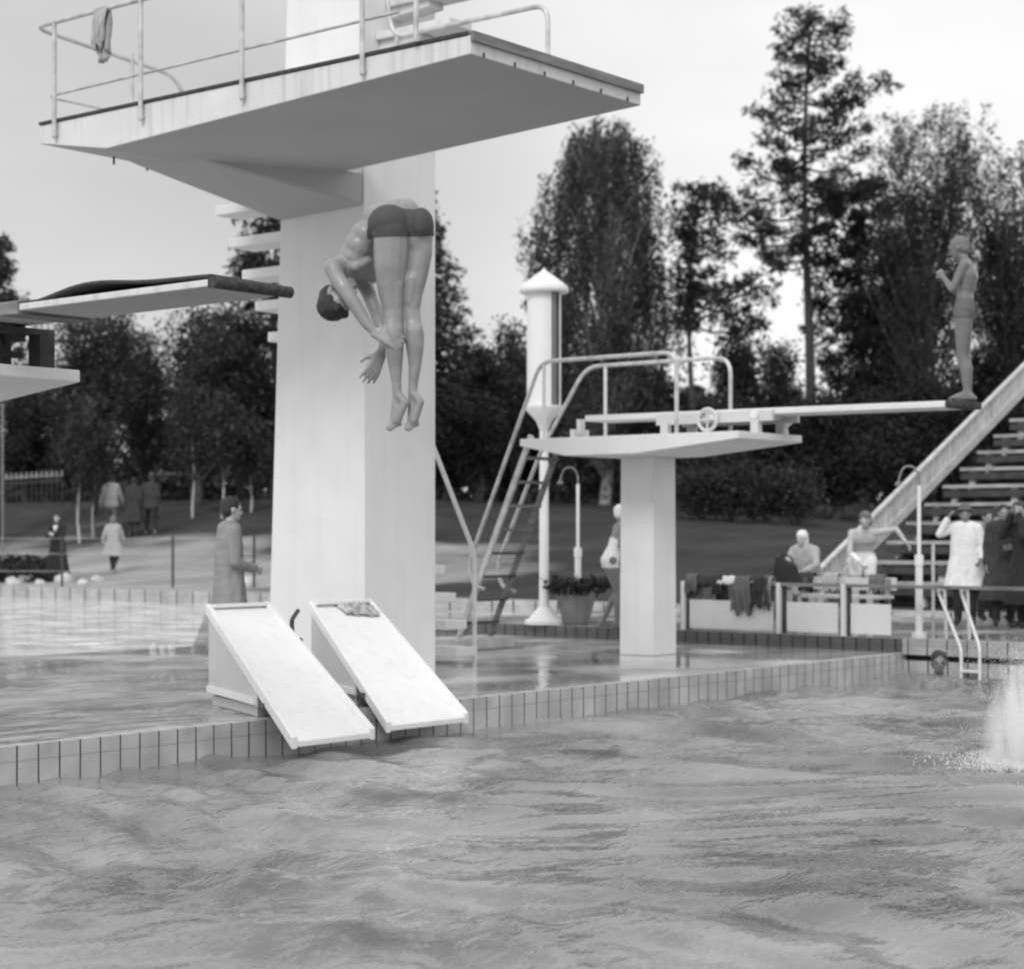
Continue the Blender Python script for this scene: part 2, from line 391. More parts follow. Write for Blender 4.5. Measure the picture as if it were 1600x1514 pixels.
# haunches joining the slab to the tower's side
def slabz(v):  # underside height of platform slab
    if v < 12.9: return PZ - (0.14 + (v-8.86)/(12.9-8.86)*0.175)
    return PZ - (0.315 - (v-12.9)/0.9*0.155)
U0, U1, V0, V1 = 10.58, 12.72, 8.86, 13.8; UT = 12.925
mb = MB()
n = 10; vs = [V0, 9.6, 10.4, 11.2, 12.0, 12.5, 12.9, 13.35, V1]
pts = [(U0, v, slabz(v)) for v in vs] + [(U0, V1, PZ), (U0, V0, PZ)]
mb.prism(pts, (U1-U0, 0, 0))
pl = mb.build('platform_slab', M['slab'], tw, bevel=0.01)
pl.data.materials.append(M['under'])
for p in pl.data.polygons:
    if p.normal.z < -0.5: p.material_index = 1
mb = MB()   # haunch
hz = [(11.35, 12.35), (11.2, 13.62)]
e = 0.003
top = [(11.25, 12.35, slabz(12.35)+0.02), (UT, 12.104, slabz(12.0)+0.02), (UT, 13.72, slabz(13.72)+0.02), (11.25, 13.62, slabz(13.62)+0.02)]
bot = [(11.35, 12.55, slabz(12.5)-0.045), (UT+0.004, 12.11, 4.43), (UT+0.004, 13.2, 4.40), (11.35, 13.4, slabz(13.4)-0.05)]
mb.add(bot+top, [(0,1,2),(0,2,3),(4,5,6,7),(0,1,5,4),(1,2,6),(1,6,5),(2,3,7,6),(3,0,4,7)])
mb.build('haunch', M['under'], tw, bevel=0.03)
mb = MB(); mb.box(U1+0.002, UT, 12.12, 13.7, PZ-0.28, PZ-0.01); mb.build('slab_root', M['slab'], tw)
# dark matting strips lying along the slab's edges
mb = MB(); mb.box(U0-0.01, U0+0.25, V0+0.02, V1, PZ+0.002, PZ+0.028); mb.build('side_edging', M['matting'], tw)
mb = MB(); mb.box(U0+0.0, U1, V0-0.03, V0+0.6, PZ+0.004, PZ+0.026); mb.box(U0, U1, V0-0.03, V0-0.004, PZ-0.045, PZ+0.004)
mb.build('front_matting', M['wood'], tw)
for i in range(6):
    u = U0+0.14+i*0.36; mb = MB(); mb.box(u, u+0.012, V0-0.012, V0-0.001, PZ-0.139, PZ-0.105); mb.build('fascia_clip', M['dark'], tw)
for i, (x, y) in enumerate(((178, 250), (230, 262))):
    p = onV(x, 13.6); mb = MB(); mb.tube([(p.x, 13.6, slabz(13.6)+0.01), (p.x, 13.6, slabz(13.6)-0.07)], 0.011, 6); mb.build('drain_pipe', M['dark'], tw)
# stair treads cantilevered from the front face, above the platform
for i in range(7):
    z = 5.98 + i*0.33; u = 13.08 + i*0.13
    if u+0.3 > TU1+0.8: break
    mb = MB(); mb.box(u, u+0.32, TV0-0.9, TV0-0.002, z, z+0.07)
    mb.hexa([(u+0.05,TV0-0.5,z-0.06),(u+0.26,TV0-0.5,z-0.06),(u+0.26,TV0-0.002,z-0.10),(u+0.05,TV0-0.002,z-0.10),(u+0.05,TV0-0.5,z-0.001),(u+0.26,TV0-0.5,z-0.001),(u+0.26,TV0-0.002,z-0.001),(u+0.05,TV0-0.002,z-0.001)])
    mb.build('tread', M['slab'], tw, bevel=0.01)
# platform railings
def post_foot(u, v): return [(u, v, PZ-0.13), (u, v, PZ+0.9)]
rl = thing('platform_railing', 'bent pipe railing round the rear and left side of the high platform', 'railing', (U0-0.03, 12, PZ))
RT = PZ+0.86; ur = U0-0.035
mb = MB(); R_ = 0.021
rear = V1-0.03
pth = [(ur, 9.35, PZ+0.02), (ur, 9.35, RT), (ur, rear+0.06, RT), (12.15, rear+0.06, RT-0.12), (12.3, rear+0.06, RT-0.32), (12.75, rear+0.06, RT-0.34)]
mb.tube(rounded(pth, 0.16), R_, 10); mb.build('top_rail', M['pipe'], rl, True)
mb = MB(); mb.tube(rounded([(ur+0.09, 9.6, PZ+0.30), (ur+0.09, rear, PZ+0.26), (12.2, rear, PZ+0.26)], 0.12), 0.013, 8); mb.build('lower_rail', M['pipe'], rl, True)
for x in (85, 220, 378, 566):
    p = onU(x, ur); mb = MB(); mb.tube([(ur, p.y, PZ-0.14), (ur, p.y, RT)], R_, 10); mb.tube([(ur-0.01, p.y, PZ-0.14), (ur+0.035, p.y, PZ-0.10)], 0.018, 8)
    mb.build('post', M['pipe'], rl, True)
p = onV(206, rear+0.05); mb = MB(); mb.tube([(p.x, rear+0.05, PZ-0.05), (p.x, rear+0.05, RT-0.02)], R_, 10); mb.build('post', M['pipe'], rl, True)
rr = thing('platform_side_railing', 'single hooped pipe rail on the right side of the high platform', 'railing', (12.8, 10.5, PZ))
mb = MB(); mb.tube(rounded([(12.66, 9.76, PZ), (12.66, 9.76, PZ+0.82), (12.66, 11.5, PZ+0.82), (12.66, 11.65, PZ+1.6), (12.66, 11.8, PZ+1.9)], 0.15), R_, 10)
mb.build('hoop', M['pipe'], rr, True)
mb = MB(); mb.tube([(12.66, 11.45, PZ), (12.66, 11.45, PZ+0.82)], R_, 10); mb.build('post', M['pipe'], rr, True)

# towel over rail
def drape(name, label, cat, p, along, width, r, df, db, m, group=None, seed=0, taper=0.0):
    """cloth hung over a bar at p; along = bar direction; df/db drops each side"""
    rr = random.Random(seed); al = Vector(along).normalized(); out = al.cross(Vector((0,0,1))).normalized()
    nu, nv = 14, 26; V = []; tot = df+db+pi*r
    for i in range(nu+1):
        t = i/nu-0.5; ph = rr.uniform(0, 0.4)
        for j in range(nv+1):
            s = j/nv*tot
            ddf = df*(1+0.10*sin(i*1.3+seed)); 
            if s < df: o_, z = r, -(df-s); k = (df-s)/df if df else 0
            elif s < df+pi*r: a = (s-df)/r; o_, z = r*cos(a), r*sin(a); k = 0
            else: o_, z = -r, -(s-df-pi*r); k = (s-df-pi*r)/db if db else 0
            w = width*(1-taper*k)
            fold = (0.02+0.02*k)*sin(i*1.9+seed+k*1.5)*min(1, k*3)
            z *= (1+0.12*sin(i*0.9+seed*2))
            V.append(Vector(p)+al*(t*w)+out*(o_+(fold if o_ > 0 else -abs(fold)))+Vector((0,0,z)))
    Fq = [(i*(nv+1)+j, i*(nv+1)+j+1, (i+1)*(nv+1)+j+1, (i+1)*(nv+1)+j) for i in range(nu) for j in range(nv)]
    mb = MB(); mb.add(V, Fq); o = mb.build(name, m, None, True)
    s = o.modifiers.new('thick', 'SOLIDIFY'); s.thickness = 0.012
    if label: tag(o, label, cat, group)
    return o
p = onU(160, ur); drape('towel', 'crumpled pale towel hung over the high platform rail', 'towel', (ur, p.y, RT), (0,1,0), 0.17, 0.026, 0.40, 0.32, M['towel'], seed=2, taper=0.25)

# ------------------------------------------------------------------ rear stair behind the tower
st = thing('tower_staircase', 'steep open staircase of concrete treads behind the big white tower', 'staircase', (15.8, 13.9, 0))
rise, run = 0.30, 0.18; u_g = 16.15
for i in range(16):
    z = 0.18+i*rise; u = u_g - i*run
    mb = MB(); mb.box(u-0.36, u, 13.42, 14.28, z-0.10, z); mb.build('tread', M['conc'], st, bevel=0.01)
mb = MB(); mb.beam((u_g-0.2, 14.0, -0.05), (u_g-8*run-0.2, 14.0, 0.18+7*rise-0.1), 0.10, 0.10)
mb.build('stringer', M['conc'], st)
mb = MB(); mb.box(12.97, 13.45, 13.3, 14.3, PZ-0.09, PZ-0.002); mb.build('landing', M['slab'], st, bevel=0.01)
mb = MB(); k = rise/run
px_ = 16.12
mb.tube(rounded([(px_, 13.44, 0.0), (px_, 13.44, 1.2), (px_-2.85, 13.44, 1.2+2.85*k)], 0.12), 0.025, 10); mb.build('handrail', M['pipew'], st, True)

# ------------------------------------------------------------------ two slides
def slide(label, TL, BL, wb, wf, zb, zf):
    TLv = Vector((TL[0], TL[1], zb)); BLv = Vector((BL[0], BL[1], zf)); TR = TLv+Vector((wb,0,0)); BR = BLv+Vector((wf,0,0))
    root = thing('pool_slide', label, 'slide', ((TL[0]+BL[0])/2+0.4, (TL[1]+BL[1])/2, 0), group='white slides at the pool edge')
    t = Vector((0,0,0.045))
    mb = MB(); mb.hexa([BLv-t, BR-t, TR-t, TLv-t, BLv, BR, TR, TLv]); mb.build('deck_board', M['slide'], root, bevel=0.006)
    for (a, b, sgn) in ((TLv, BLv, 1), (TR, BR, -1)):
        q = Vector((0.05*sgn,0,0)); h = Vector((0,0,0.035)); lo = Vector((0,0,-0.055)); o_ = Vector((-0.006*sgn,0,0)); dd_ = (BLv-TLv).normalized(); b = b+dd_*0.004; a = a-dd_*0.004
        mb = MB(); mb.hexa([b+lo+o_, b+q+lo, a+q+lo, a+lo+o_, b+h+o_, b+h+q, a+h+q, a+h+o_]); mb.build('side_rim', M['slide'], root, bevel=0.006)
    h = Vector((0,0,0.03)); q = Vector((0,-0.05,0)); e_ = Vector((0.052,0,0))
    mb = MB(); mb.hexa([TLv+q+e_, TR+q-e_, TR-e_, TLv+e_, TLv+q+e_+h, TR+q-e_+h, TR-e_+h, TLv+e_+h]); mb.build('top_rim', M['slide'], root, bevel=0.005)
    # box body under the upper part
    T = 0.60
    def P(a, b, s, z): c = a.lerp(b, s); return Vector((c.x, c.y, z if z is not None else c.z-0.06))
    i_ = Vector((0.02,0,0))
    mb = MB()
    a0, a1, b0, b1 = P(TLv,BLv,0.004,0.10)+i_, P(TLv,BLv,T,0.085)+i_, P(TR,BR,0.004,0.10)-i_, P(TR,BR,T,0.085)-i_
    c0, c1, d0, d1 = P(TLv,BLv,0.004,None)+i_, P(TLv,BLv,T,None)+i_, P(TR,BR,0.004,None)-i_, P(TR,BR,T,None)-i_
    mb.hexa([a1,b1,b0,a0,c1,d1,d0,c0]); mb.build('box_body', M['slidebody'], root, bevel=0.006)
    k_ = Vector((0.05,0,0)); a0, a1, b0, b1 = P(TLv,BLv,0.02,0.004)+k_, P(TLv,BLv,T-0.03,0.004)+k_, P(TR,BR,0.02,0.004)-k_, P(TR,BR,T-0.03,0.004)-k_
    z_ = Vector((0,0,0.075)); mb = MB(); mb.hexa([a1,b1,b0,a0,a1+z_,b1+z_,b0+z_,a0+z_]); mb.build('plinth', M['slidebody'], root)
    mb = MB()  # bottom batten along the body
    mb.beam(P(TLv,BLv,0.01,0.135)+Vector((0.012,0,0)), P(TLv,BLv,T-0.02,0.125)+Vector((0.012,0,0)), 0.03, 0.05); mb.build('batten', M['slide'], root)
    # bracket under the lip
    c = P(TLv, BLv, T, 0.1); mb = MB(); mb.beam((c.x+0.05, c.y-0.02, 0.12), (c.x-0.1, c.y-0.22, P(TLv,BLv,T+0.1,None).z-0.0), 0.04, 0.04)
    mb.build('bracket', M['dark'], root)
    return root
slide('nearer white slide with bare board, left one of the pair', (10.83, 11.92), (9.92, 10.0), 0.71, 0.88, 0.80, -0.10)
s2 = slide('farther white slide close against the tower, stained at its top end', (11.83, 11.72), (11.2, 10.24), 0.78, 1.0, 0.80, -0.10)
# crumpled rag lying on the top end
rg = random.Random(4); mb = MB(); nn = 12; V = []
for i in range(nn+1):
    for j in range(7):
        u = 12.12+0.42*i/nn+0.02*rg.random(); v = 11.70-0.14*j/6-0.05*(i/nn)+rg.uniform(-.012,.012); zz = 0.80-0.608*(11.72-v)
        edge = min(j, 6-j, i, nn-i) > 0
        V.append((u, v, zz+0.012+(0.05*abs(sin(i*1.7+j))*rg.random() if edge else 0)))
mb.add(V, [(i*7+j, i*7+j+1, (i+1)*7+j+1, (i+1)*7+j) for i in range(nn) for j in range(6)])
o = mb.build('rag', mat('dirty_rag', 0.42, 0.9, 0.6, 16, 0.5, 40), None, True); o.modifiers.new('t','SOLIDIFY').thickness = 0.01
tag(o, 'crumpled dirty rag lying on the top end of the farther slide', 'rag')
mb = MB(); q = (11.74, 11.72)
mb.tube(rounded([(q[0], q[1], 0.5), (q[0]-0.09, q[1]+0.02, 0.52), (q[0]-0.1, q[1]+0.02, 0.68), (q[0]-0.02, q[1]+0.02, 0.76)], 0.03), 0.02, 8); mb.tube([(q[0]-0.09, q[1], 0.55), (q[0]-0.17, q[1], 0.47)], 0.022, 8); mb.build('latch', M['dark'], s2)

# ------------------------------------------------------------------ springboards and their stands
def springboard_stand(label, u0, u1, v0, v1, zt, uc, cu, cv, mid=0.21, endt=0.08, cols=0.46):
    root = thing('springboard_stand', label, 'diving stand', (cu, cv, 0), group='springboard stands')
    zc_ = (v0+v1)/2
    mb = MB(); vm0, vm1 = cv-0.5, cv+0.5
    pts = [(u0, v0, zt), (u0, v0, zt-endt), (u0, vm0, zt-mid), (u0, vm1, zt-mid), (u0, v1, zt-endt), (u0, v1, zt)]
    mb.prism(pts, (u1-u0,0,0)); o = mb.build('slab', M['conc'], root, bevel=0.008)
    h = cols/2
    mb = MB(); mb.hexa([(cu-h-0.01,cv-h-0.01,0.001),(cu+h+0.01,cv-h-0.01,0.001),(cu+h+0.01,cv+h+0.01,0.001),(cu-h-0.01,cv+h+0.01,0.001),(cu-h,cv-h,zt-mid-0.001),(cu+h,cv-h,zt-mid-0.001),(cu+h,cv+h,zt-mid-0.001),(cu-h,cv+h,zt-mid-0.001)])
    mb.build('column', M['conc'], root, bevel=0.01)
    return root
def fulcrum(root, uc, v_f, v_r, zt, zb, m, md):
    w = 0.27
    for v in (v_f, v_r):
        for s in (-1, 1): mb = MB(); mb.box(uc+s*w-0.04, uc+s*w+0.04, v-0.05, v+0.05, zt+0.002, zb-0.11); mb.build('fulcrum_post', m, root)
    mb = MB()
    for s in (-1, 1):
        mb.beam((uc+s*w, v_f-0.22, zb-0.085), (uc+s*w, v_r+0.12, zb-0.085), 0.05, 0.12)
    mb.build('fulcrum_frame', m, root)
    for v in (v_f, (v_f*0.55+v_r*0.45)):
        mb = MB(); mb.tube([(uc-w-0.05, v, zb-0.07), (uc+w+0.05, v, zb-0.07)], 0.05, 12); mb.build('roller', md, root, True)
    c = Vector((uc-w-0.06, v_f*0.5+v_r*0.5, zb-0.11)); mb = MB()
    ring = [c+Vector((0, 0.12*cos(a), 0.12*sin(a))) for a in [2*pi*i/20 for i in range(21)]]
    mb.tube(ring, 0.022, 8, False); mb.tube([c+Vector((0,-0.12,0)), c+Vector((0,0.12,0))], 0.012, 6); mb.tube([c+Vector((0,0,-0.12)), c+Vector((0,0,0.12))], 0.012, 6)
    mb.build('adjusting_wheel', m, root, True)
# right-hand stand
SR = springboard_stand('far springboard stand of white concrete on one square column', 17.62, 18.97, 11.0, 14.0, 2.52, 18.5, 18.58, 12.84)
fulcrum(SR, 18.5, 11.15, 12.35, 2.52, 2.80, M['slidebody'], M['pipew'])
def board(root, uc, w, v0, v1, z0, z1, tip=0.45, m=None, mtop=None, th=0.045):
    mb = MB(); mb.hexa([(uc-w/2,v0+tip,z0+ (z1-z0)*0.08-th),(uc+w/2,v0+tip,z0+(z1-z0)*0.08-th),(uc+w/2,v1,z1-th),(uc-w/2,v1,z1-th),(uc-w/2,v0+tip,z0+(z1-z0)*0.08),(uc+w/2,v0+tip,z0+(z1-z0)*0.08),(uc+w/2,v1,z1),(uc-w/2,v1,z1)])
    return mb
sb = thing('springboard', 'long white springboard pointing right with a person at its tip', 'springboard', (18.5, 11.3, 2.78), group='springboards')
mb = board(sb, 18.5, 0.5, 8.55, 13.52, 2.785, 2.81, 0.35, th=0.07); mb.build('plank', M['conc'], sb, bevel=0.01)
mb = MB(); mb.box(18.24, 18.76, 8.72, 8.899, 2.71, 2.788); mb.build('tip_cover', M['matting'], sb, bevel=0.02)
# railings of right stand
rt = thing('stand_railing', 'two hooped pipe rails and steps of the far springboard stand', 'railing', (18.4, 13.5, 2.52))
ZR = 3.42; bu0, bu1 = 17.70, 18.86; lv, lz = 15.05, 0.15
def ladder_pt(t, du=0, dz=0): return Vector((0, 13.95+(lv-13.95)*t, 2.52+(lz-2.52)*t+dz))
lu0, lu1 = 17.75, 18.35
mb = MB(); mb.tube(rounded([(bu0, 11.85, 2.52), (bu0, 11.85, ZR), (bu0, 13.75, ZR), (bu0, 14.85, 1.05), (bu0, 14.78, 0.8), (bu0+0.02, 14.62, 0.75)], 0.17), 0.025, 10); mb.build('near_hoop', M['pipe'], rt, True)
mb = MB(); mb.tube(rounded([(bu1, 11.88, 2.52), (bu1, 11.88, ZR+0.03), (bu1, 13.95, ZR+0.03), (bu1-0.3, 14.4, 2.45), (lu1+0.06, 15.0, 1.0), (lu1+0.06, 14.9, 0.75), (lu1+0.06, 14.7, 0.7)], 0.2), 0.025, 10); mb.build('far_hoop', M['pipe'], rt, True)
mb = MB(); mb.tube([(bu1, 13.66, 2.52), (bu1, 13.66, ZR+0.03)], 0.022, 8); mb.build('post', M['pipew'], rt, True)
mb = MB(); mb.tube([(bu0, 13.7, 2.52), (bu0, 13.7, ZR)], 0.022, 8); mb.build('post', M['pipew'], rt, True)
ld = thing('ladder', 'grey steel ladder leaning up to the far springboard stand', 'ladder', (18.0, 14.6, 0))
for u in (lu0, lu1):
    mb = MB(); a = ladder_pt(1); b = ladder_pt(-0.02); mb.beam((u, a.y, a.z), (u, b.y, b.z), 0.035, 0.07); mb.build('stringer', M['pipe'] if u == lu0 else M['wood'], ld)
for i in range(8):
    t = (i+0.7)/8.4; a = ladder_pt(t); mb = MB(); mb.box(lu0+0.02, lu1-0.02, a.y-0.08, a.y+0.08, a.z-0.03, a.z); mb.build('rung', M['dark'] if i > 3 else M['wood'], ld)
mb = MB(); mb.box(17.5, 18.6, 14.85, 15.3, 0.004, 0.15); mb.build('footing', M['stone'], ld, bevel=0.02)
# small standing pegs on the right slab
for x in (1215,):
    mb = MB(); p = onU(x, 19.15); mb.tube(rounded([(18.88, 11.15, 2.522), (18.88, 11.17, 2.62), (18.93, 11.07, 2.72)], 0.03), 0.028, 8); mb.build('peg', M['pipew'], SR, True)
mb = MB(); p = onV(897, 13.9); mb.box(18.35, 18.65, 13.75, 13.81, 2.522, 2.66); mb.box(18.4,18.5,13.7,13.75,2.6,2.78); mb.build('board_hinge', M['pipew'], SR)

# left-hand stand (nearer)
SL = springboard_stand('near springboard stand at the left edge, its slab cut by the frame', 6.5, 8.15, 10.2, 13.2, 2.50, 7.5, 7.35, 11.9)
fulcrum(SL, 7.55, 10.6, 11.8, 2.5, 2.82, M['dark'], M['dark'])
mb = MB(); mb.box(7.9, 8.02, 10.3, 10.42, 2.502, 2.72); mb.box(7.0, 8.02, 10.3, 10.42, 2.721, 2.76); mb.box(6.9,7.9,10.5,10.55,2.58,2.62); mb.build('trestle', M['woodd'], SL)
sb2 = thing('springboard', 'near springboard seen from below, with dark matting bulging on top', 'springboard', (7.55, 10.3, 2.8), group='springboards')
tu0, tu1, tv = 7.30, 7.86, 7.97
mb = MB(); z0 = 2.795
mb.hexa([(tu0,tv+0.03,z0),(tu1,tv+0.03,z0),(tu1,12.9,z0-0.03),(tu0,12.9,z0-0.03),(tu0,tv+0.03,z0+0.042),(tu1,tv+0.03,z0+0.042),(tu1,12.9,z0+0.015),(tu0,12.9,z0+0.015)])
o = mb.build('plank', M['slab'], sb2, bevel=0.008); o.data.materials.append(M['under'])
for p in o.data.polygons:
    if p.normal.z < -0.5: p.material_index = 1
mb = MB(); mb.tube([(tu0-0.01,tv,z0+0.02),(tu1+0.03,tv,z0+0.02)], 0.034, 12); mb.box(tu0-0.004, tu1+0.004, tv, tv+0.05, z0-0.006, z0+0.05); mb.build('tip_cover', M['matting'], sb2, True)
mb = MB(); V=[]; nU, nV_ = 6, 60
for j in range(nV_+1):
    v = tv+0.03+(12.4-tv)*j/nV_
    for i in range(nU+1):
        u = tu0+0.006+(tu1-tu0-0.012)*i/nU
        h = 0.02+0.05*max(0, sin((v-8.0)*1.9+0.2))*math.exp(-((v-9.3)/1.3)**2)+0.018*sin(v*5+i*0.5)*math.exp(-((v-9.2)/1.0)**2)
        V.append((u, v, z0+0.043-(v-tv)*0.0055+max(h,0.012)))
mb.add(V, [(j*(nU+1)+i, j*(nU+1)+i+1, (j+1)*(nU+1)+i+1, (j+1)*(nU+1)+i) for j in range(nV_) for i in range(nU)])
o = mb.build('top_matting', M['matting'], sb2, True); sdf = o.modifiers.new('t','SOLIDIFY'); sdf.thickness = 0.022; sdf.offset = -1
mb = MB(); mb.box(tu0-0.012, tu1+0.012, 9.72, 9.93, z0-0.03, z0+0.05); mb.build('clamp', M['wood'], sb2)
rl2 = thing('stand_railing', 'curved pipe hoop of the near springboard stand at the left frame edge', 'railing', (8.1, 11.5, 2.5))
mb = MB(); mb.tube(rounded([(8.1, 11.25, 2.5), (8.1, 11.25, 3.42), (8.1, 13.1, 3.42), (8.1, 14.3, 0.9)], 0.17), 0.025, 10); mb.build('hoop', M['pipew'], rl2, True)
# a shaft post under it
mb = MB(); p = at(4, 50); z_ = terr(p.x,p.y); mb.tube([(p.x,p.y,z_),(p.x,p.y,z_+4.5)], 0.03, 8); mb.tube([(p.x,p.y,z_),(p.x,p.y,z_+0.05)],0.09,12)
tag(mb.build('flag_pole', M['wood'], None, True), 'thin grey pole standing at the left frame edge under the near stand', 'pole')

# ------------------------------------------------------------------ lamp column, planter, showers
b = gz(850, 975, 0.17)
lp = thing('lamp_column', 'tall white lamp column with conical cap and tubular lantern head', 'lamp', b)
mb = MB(); mb.lathe(b, [(0.27,0.0),(0.27,0.05),(0.20,0.09),(0.11,0.2),(0.07,0.24)]); mb.build('base', M['conc'], lp, True)
mb = MB(); mb.lathe(b, [(0.068,0.2),(0.06,2.6),(0.055,2.75)]); mb.build('pole', M['conc'], lp, True)
mb = MB(); mb.lathe(b, [(0.055,2.65),(0.12,2.8),(0.27,2.96),(0.27,3.0)]); mb.build('funnel', M['conc'], lp, True)
mb = MB(); R0 = 0.235; prof = []
aa = A+pi  # towards camera
N_ = 40; bv=[]
for zz in (3.0, 4.55):
    for i in range(N_):
        q = 2*pi*i/N_; bv.append((b.x+R0*cos(q), b.y+R0*sin(q), b.z+zz))
ff=[]; slot=[]
for i in range(N_):
    q = (2*pi*(i+0.5)/N_ - aa + pi) % (2*pi) - pi     # 0 towards camera, + to screen left
    (slot if (0.42 < q < 1.0) else ff).append((i,(i+1)%N_,(i+1)%N_+N_,i+N_))
mb.add(bv, ff); mb.build('lantern_shell', M['conc'], lp, True)
mb = MB(); mb.lathe((b.x,b.y,b.z), [(R0-0.03,3.0),(R0-0.03,4.55)], 32); mb.build('glass_slot', M['glass'], lp, True)
mb = MB(); mb.lathe(b, [(0.33,4.55),(0.345,4.58),(0.335,4.63),(0.17,4.76),(0.03,4.86),(0.005,4.90)], 32); o = mb.build('cap', M['conc'], lp, True); o.data.set_sharp_from_angle(angle=radians(12))

def leaves(name, C, S, m, parent, aspect=0.5, updir=None, flat=0.0, r=None, root=None):
    """many small leaf quads of very uneven size"""
    r = r or rng; C = np.asarray(C, dtype=float); n = len(C); S = np.broadcast_to(np.asarray(S, float), (n,))
    if name == 'crown':
        kf = 1.0 if aspect < 0.35 else 0.72
        C = np.concatenate([C, C+r.normal(0, 0.09, C.shape)]); S = np.concatenate([S, S])*kf*(0.55+0.9*r.uniform(0,1,2*n)**2.2); n *= 2
        if updir is not None and np.asarray(updir).ndim == 2: updir = np.concatenate([updir, updir])
    a = r.normal(size=(n,3))
    if updir is not None: a = a*0.35 + np.asarray(updir)[None,:]*r.choice([-1,1], n)[:,None] if np.asarray(updir).ndim == 1 else a*0.35+updir
    a /= np.linalg.norm(a, axis=1)[:,None]
    b = r.normal(size=(n,3)); b -= (a*b).sum(1)[:,None]*a; b /= np.linalg.norm(b, axis=1)[:,None]
    h = (S/2)[:,None]; w = h*aspect
    P = np.stack([C-a*h, C+b*w, C+a*h, C-b*w], 1).reshape(-1,3)
    if root is not None: P = P - np.array(root.location)[None,:]
    me = bpy.data.meshes.new(name); me.vertices.add(len(P)); me.vertices.foreach_set('co', P.ravel())
    me.loops.add(len(P)); me.loops.foreach_set('vertex_index', np.arange(len(P)))
    me.polygons.add(n); me.polygons.foreach_set('loop_start', np.arange(0, len(P), 4)); me.polygons.foreach_set('loop_total', np.full(n, 4))
    me.update(calc_edges=True); return link(name, me, m, parent)

b = gz(900, 975, 0.17)
pt = thing('planter', 'flared grey concrete planter full of dark foliage beside the lamp column', 'planter', b)
mb = MB(); mb.lathe(b, [(0.17,0.0),(0.19,0.02),(0.305,0.46),(0.315,0.50),(0.28,0.50),(0.26,0.42),(0.02,0.40)], 10); mb.build('tub', M['planter'], pt)
C = []
for i in range(110):
    q = rng.uniform(0,2*pi); r_ = 0.3*sqrt(rng.uniform()); c = np.array([b.x+r_*cos(q), b.y+r_*sin(q), b.z+0.42]); tip = c+np.array([0.25*cos(q)*r_/0.3, 0.25*sin(q)*r_/0.3, rng.uniform(0.1,0.24)])
    for t in np.linspace(0,1,9): C.append(c+(tip-c)*t+rng.normal(0,0.018,3))
leaves('foliage', C, rng.uniform(0.05,0.12,len(C)), M['leafd'], pt, 0.6, root=pt)

def shower(label, b, hgt, arcdir, m):
    root = thing('shower', label, 'shower', b, group='outdoor showers')
    b = Vector(b); ad = Vector(arcdir)
    mb = MB(); mb.tube([b, b+Vector((0,0,hgt*0.42))], 0.045, 12); mb.tube([b, b+Vector((0,0,0.05))], 0.09, 12); mb.build('riser', m, root, True)
    mb = MB(); mb.tube([b+Vector((0,0,hgt*0.42)), b+Vector((0,0,hgt*0.85))], 0.024, 10); mb.tube([b+Vector((0,0,hgt*0.40)), b+Vector((0,0,hgt*0.46))], 0.055, 12); mb.build('pipe', m, root, True)
    t = b+Vector((0,0,hgt*0.85)); pts = [t+Vector((0,0,0)), t+Vector((0,0,0.14)), t+ad*0.08+Vector((0,0,0.24)), t+ad*0.20+Vector((0,0,0.22)), t+ad*0.25+Vector((0,0,0.05))]
    mb = MB(); mb.tube(rounded(pts, 0.1), 0.013, 8); mb.build('swan_neck', M['wood'], root, True)
    e_ = pts[-1]; mb = MB(); mb.lathe(e_, [(0.045,-0.05),(0.04,-0.02),(0.013,0.0)], 14); mb.build('rose', M['wood'], root, True)
RV = Vector((SA, -CA, 0))
p = at(903, 26.9, 0.17); shower('slim white shower pipe rising behind the planter', p, 2.28, -RV, M['conc'])
p = onU(1436, 21.2, 0.17); shower('white shower pipe at the pool end in front of the grandstand', p, 2.15, -RV, M['conc'])
p = onU(1458, 21.3, 0.17); mb = MB(); mb.tube([p, (p.x,p.y,1.28)], 0.022, 8); mb.tube([(p.x,p.y,1.28),(p.x,p.y,1.31)], 0.03, 8)
tag(mb.build('rope_post', M['pipe'], None, True), 'short plain grey post right beside the pool end shower', 'post')

# pool ladder with white handrails
pld = thing('pool_ladder', 'pair of slanting white handrails going down into the pool corner', 'pool ladder', (20.6, 9.9, 0))
for (xa, ya, xb, yb) in ((1464, 920, 1502, 1014), (1500, 920, 1531, 1012)):
    a = onU(xa, 21.0); d = a.x*CA+a.y*SA; a = atp(xa, ya, d); c = onU(xb, 20.53); d = c.x*CA+c.y*SA; c = atp(xb, yb, d)
    mb = MB(); mb.tube(rounded([(21.25, a.y, 0.17), (21.2, a.y, a.z), a, c, (20.53, c.y, -0.9)], 0.08), 0.02, 8); mb.build('handrail', M['pipew'], pld, True)
for i in range(4):
    mb = MB(); mb.box(20.5, 20.57, onU(1502, 20.53).y, onU(1531, 20.53).y, -0.15-0.22*i-0.03, -0.15-0.22*i); mb.box(20.49,20.5,onU(1502, 20.53).y, onU(1531, 20.53).y,-0.15-0.22*i-0.03,-0.15-0.22*i) if False else None
    mb.build('step', M['pipew'], pld)

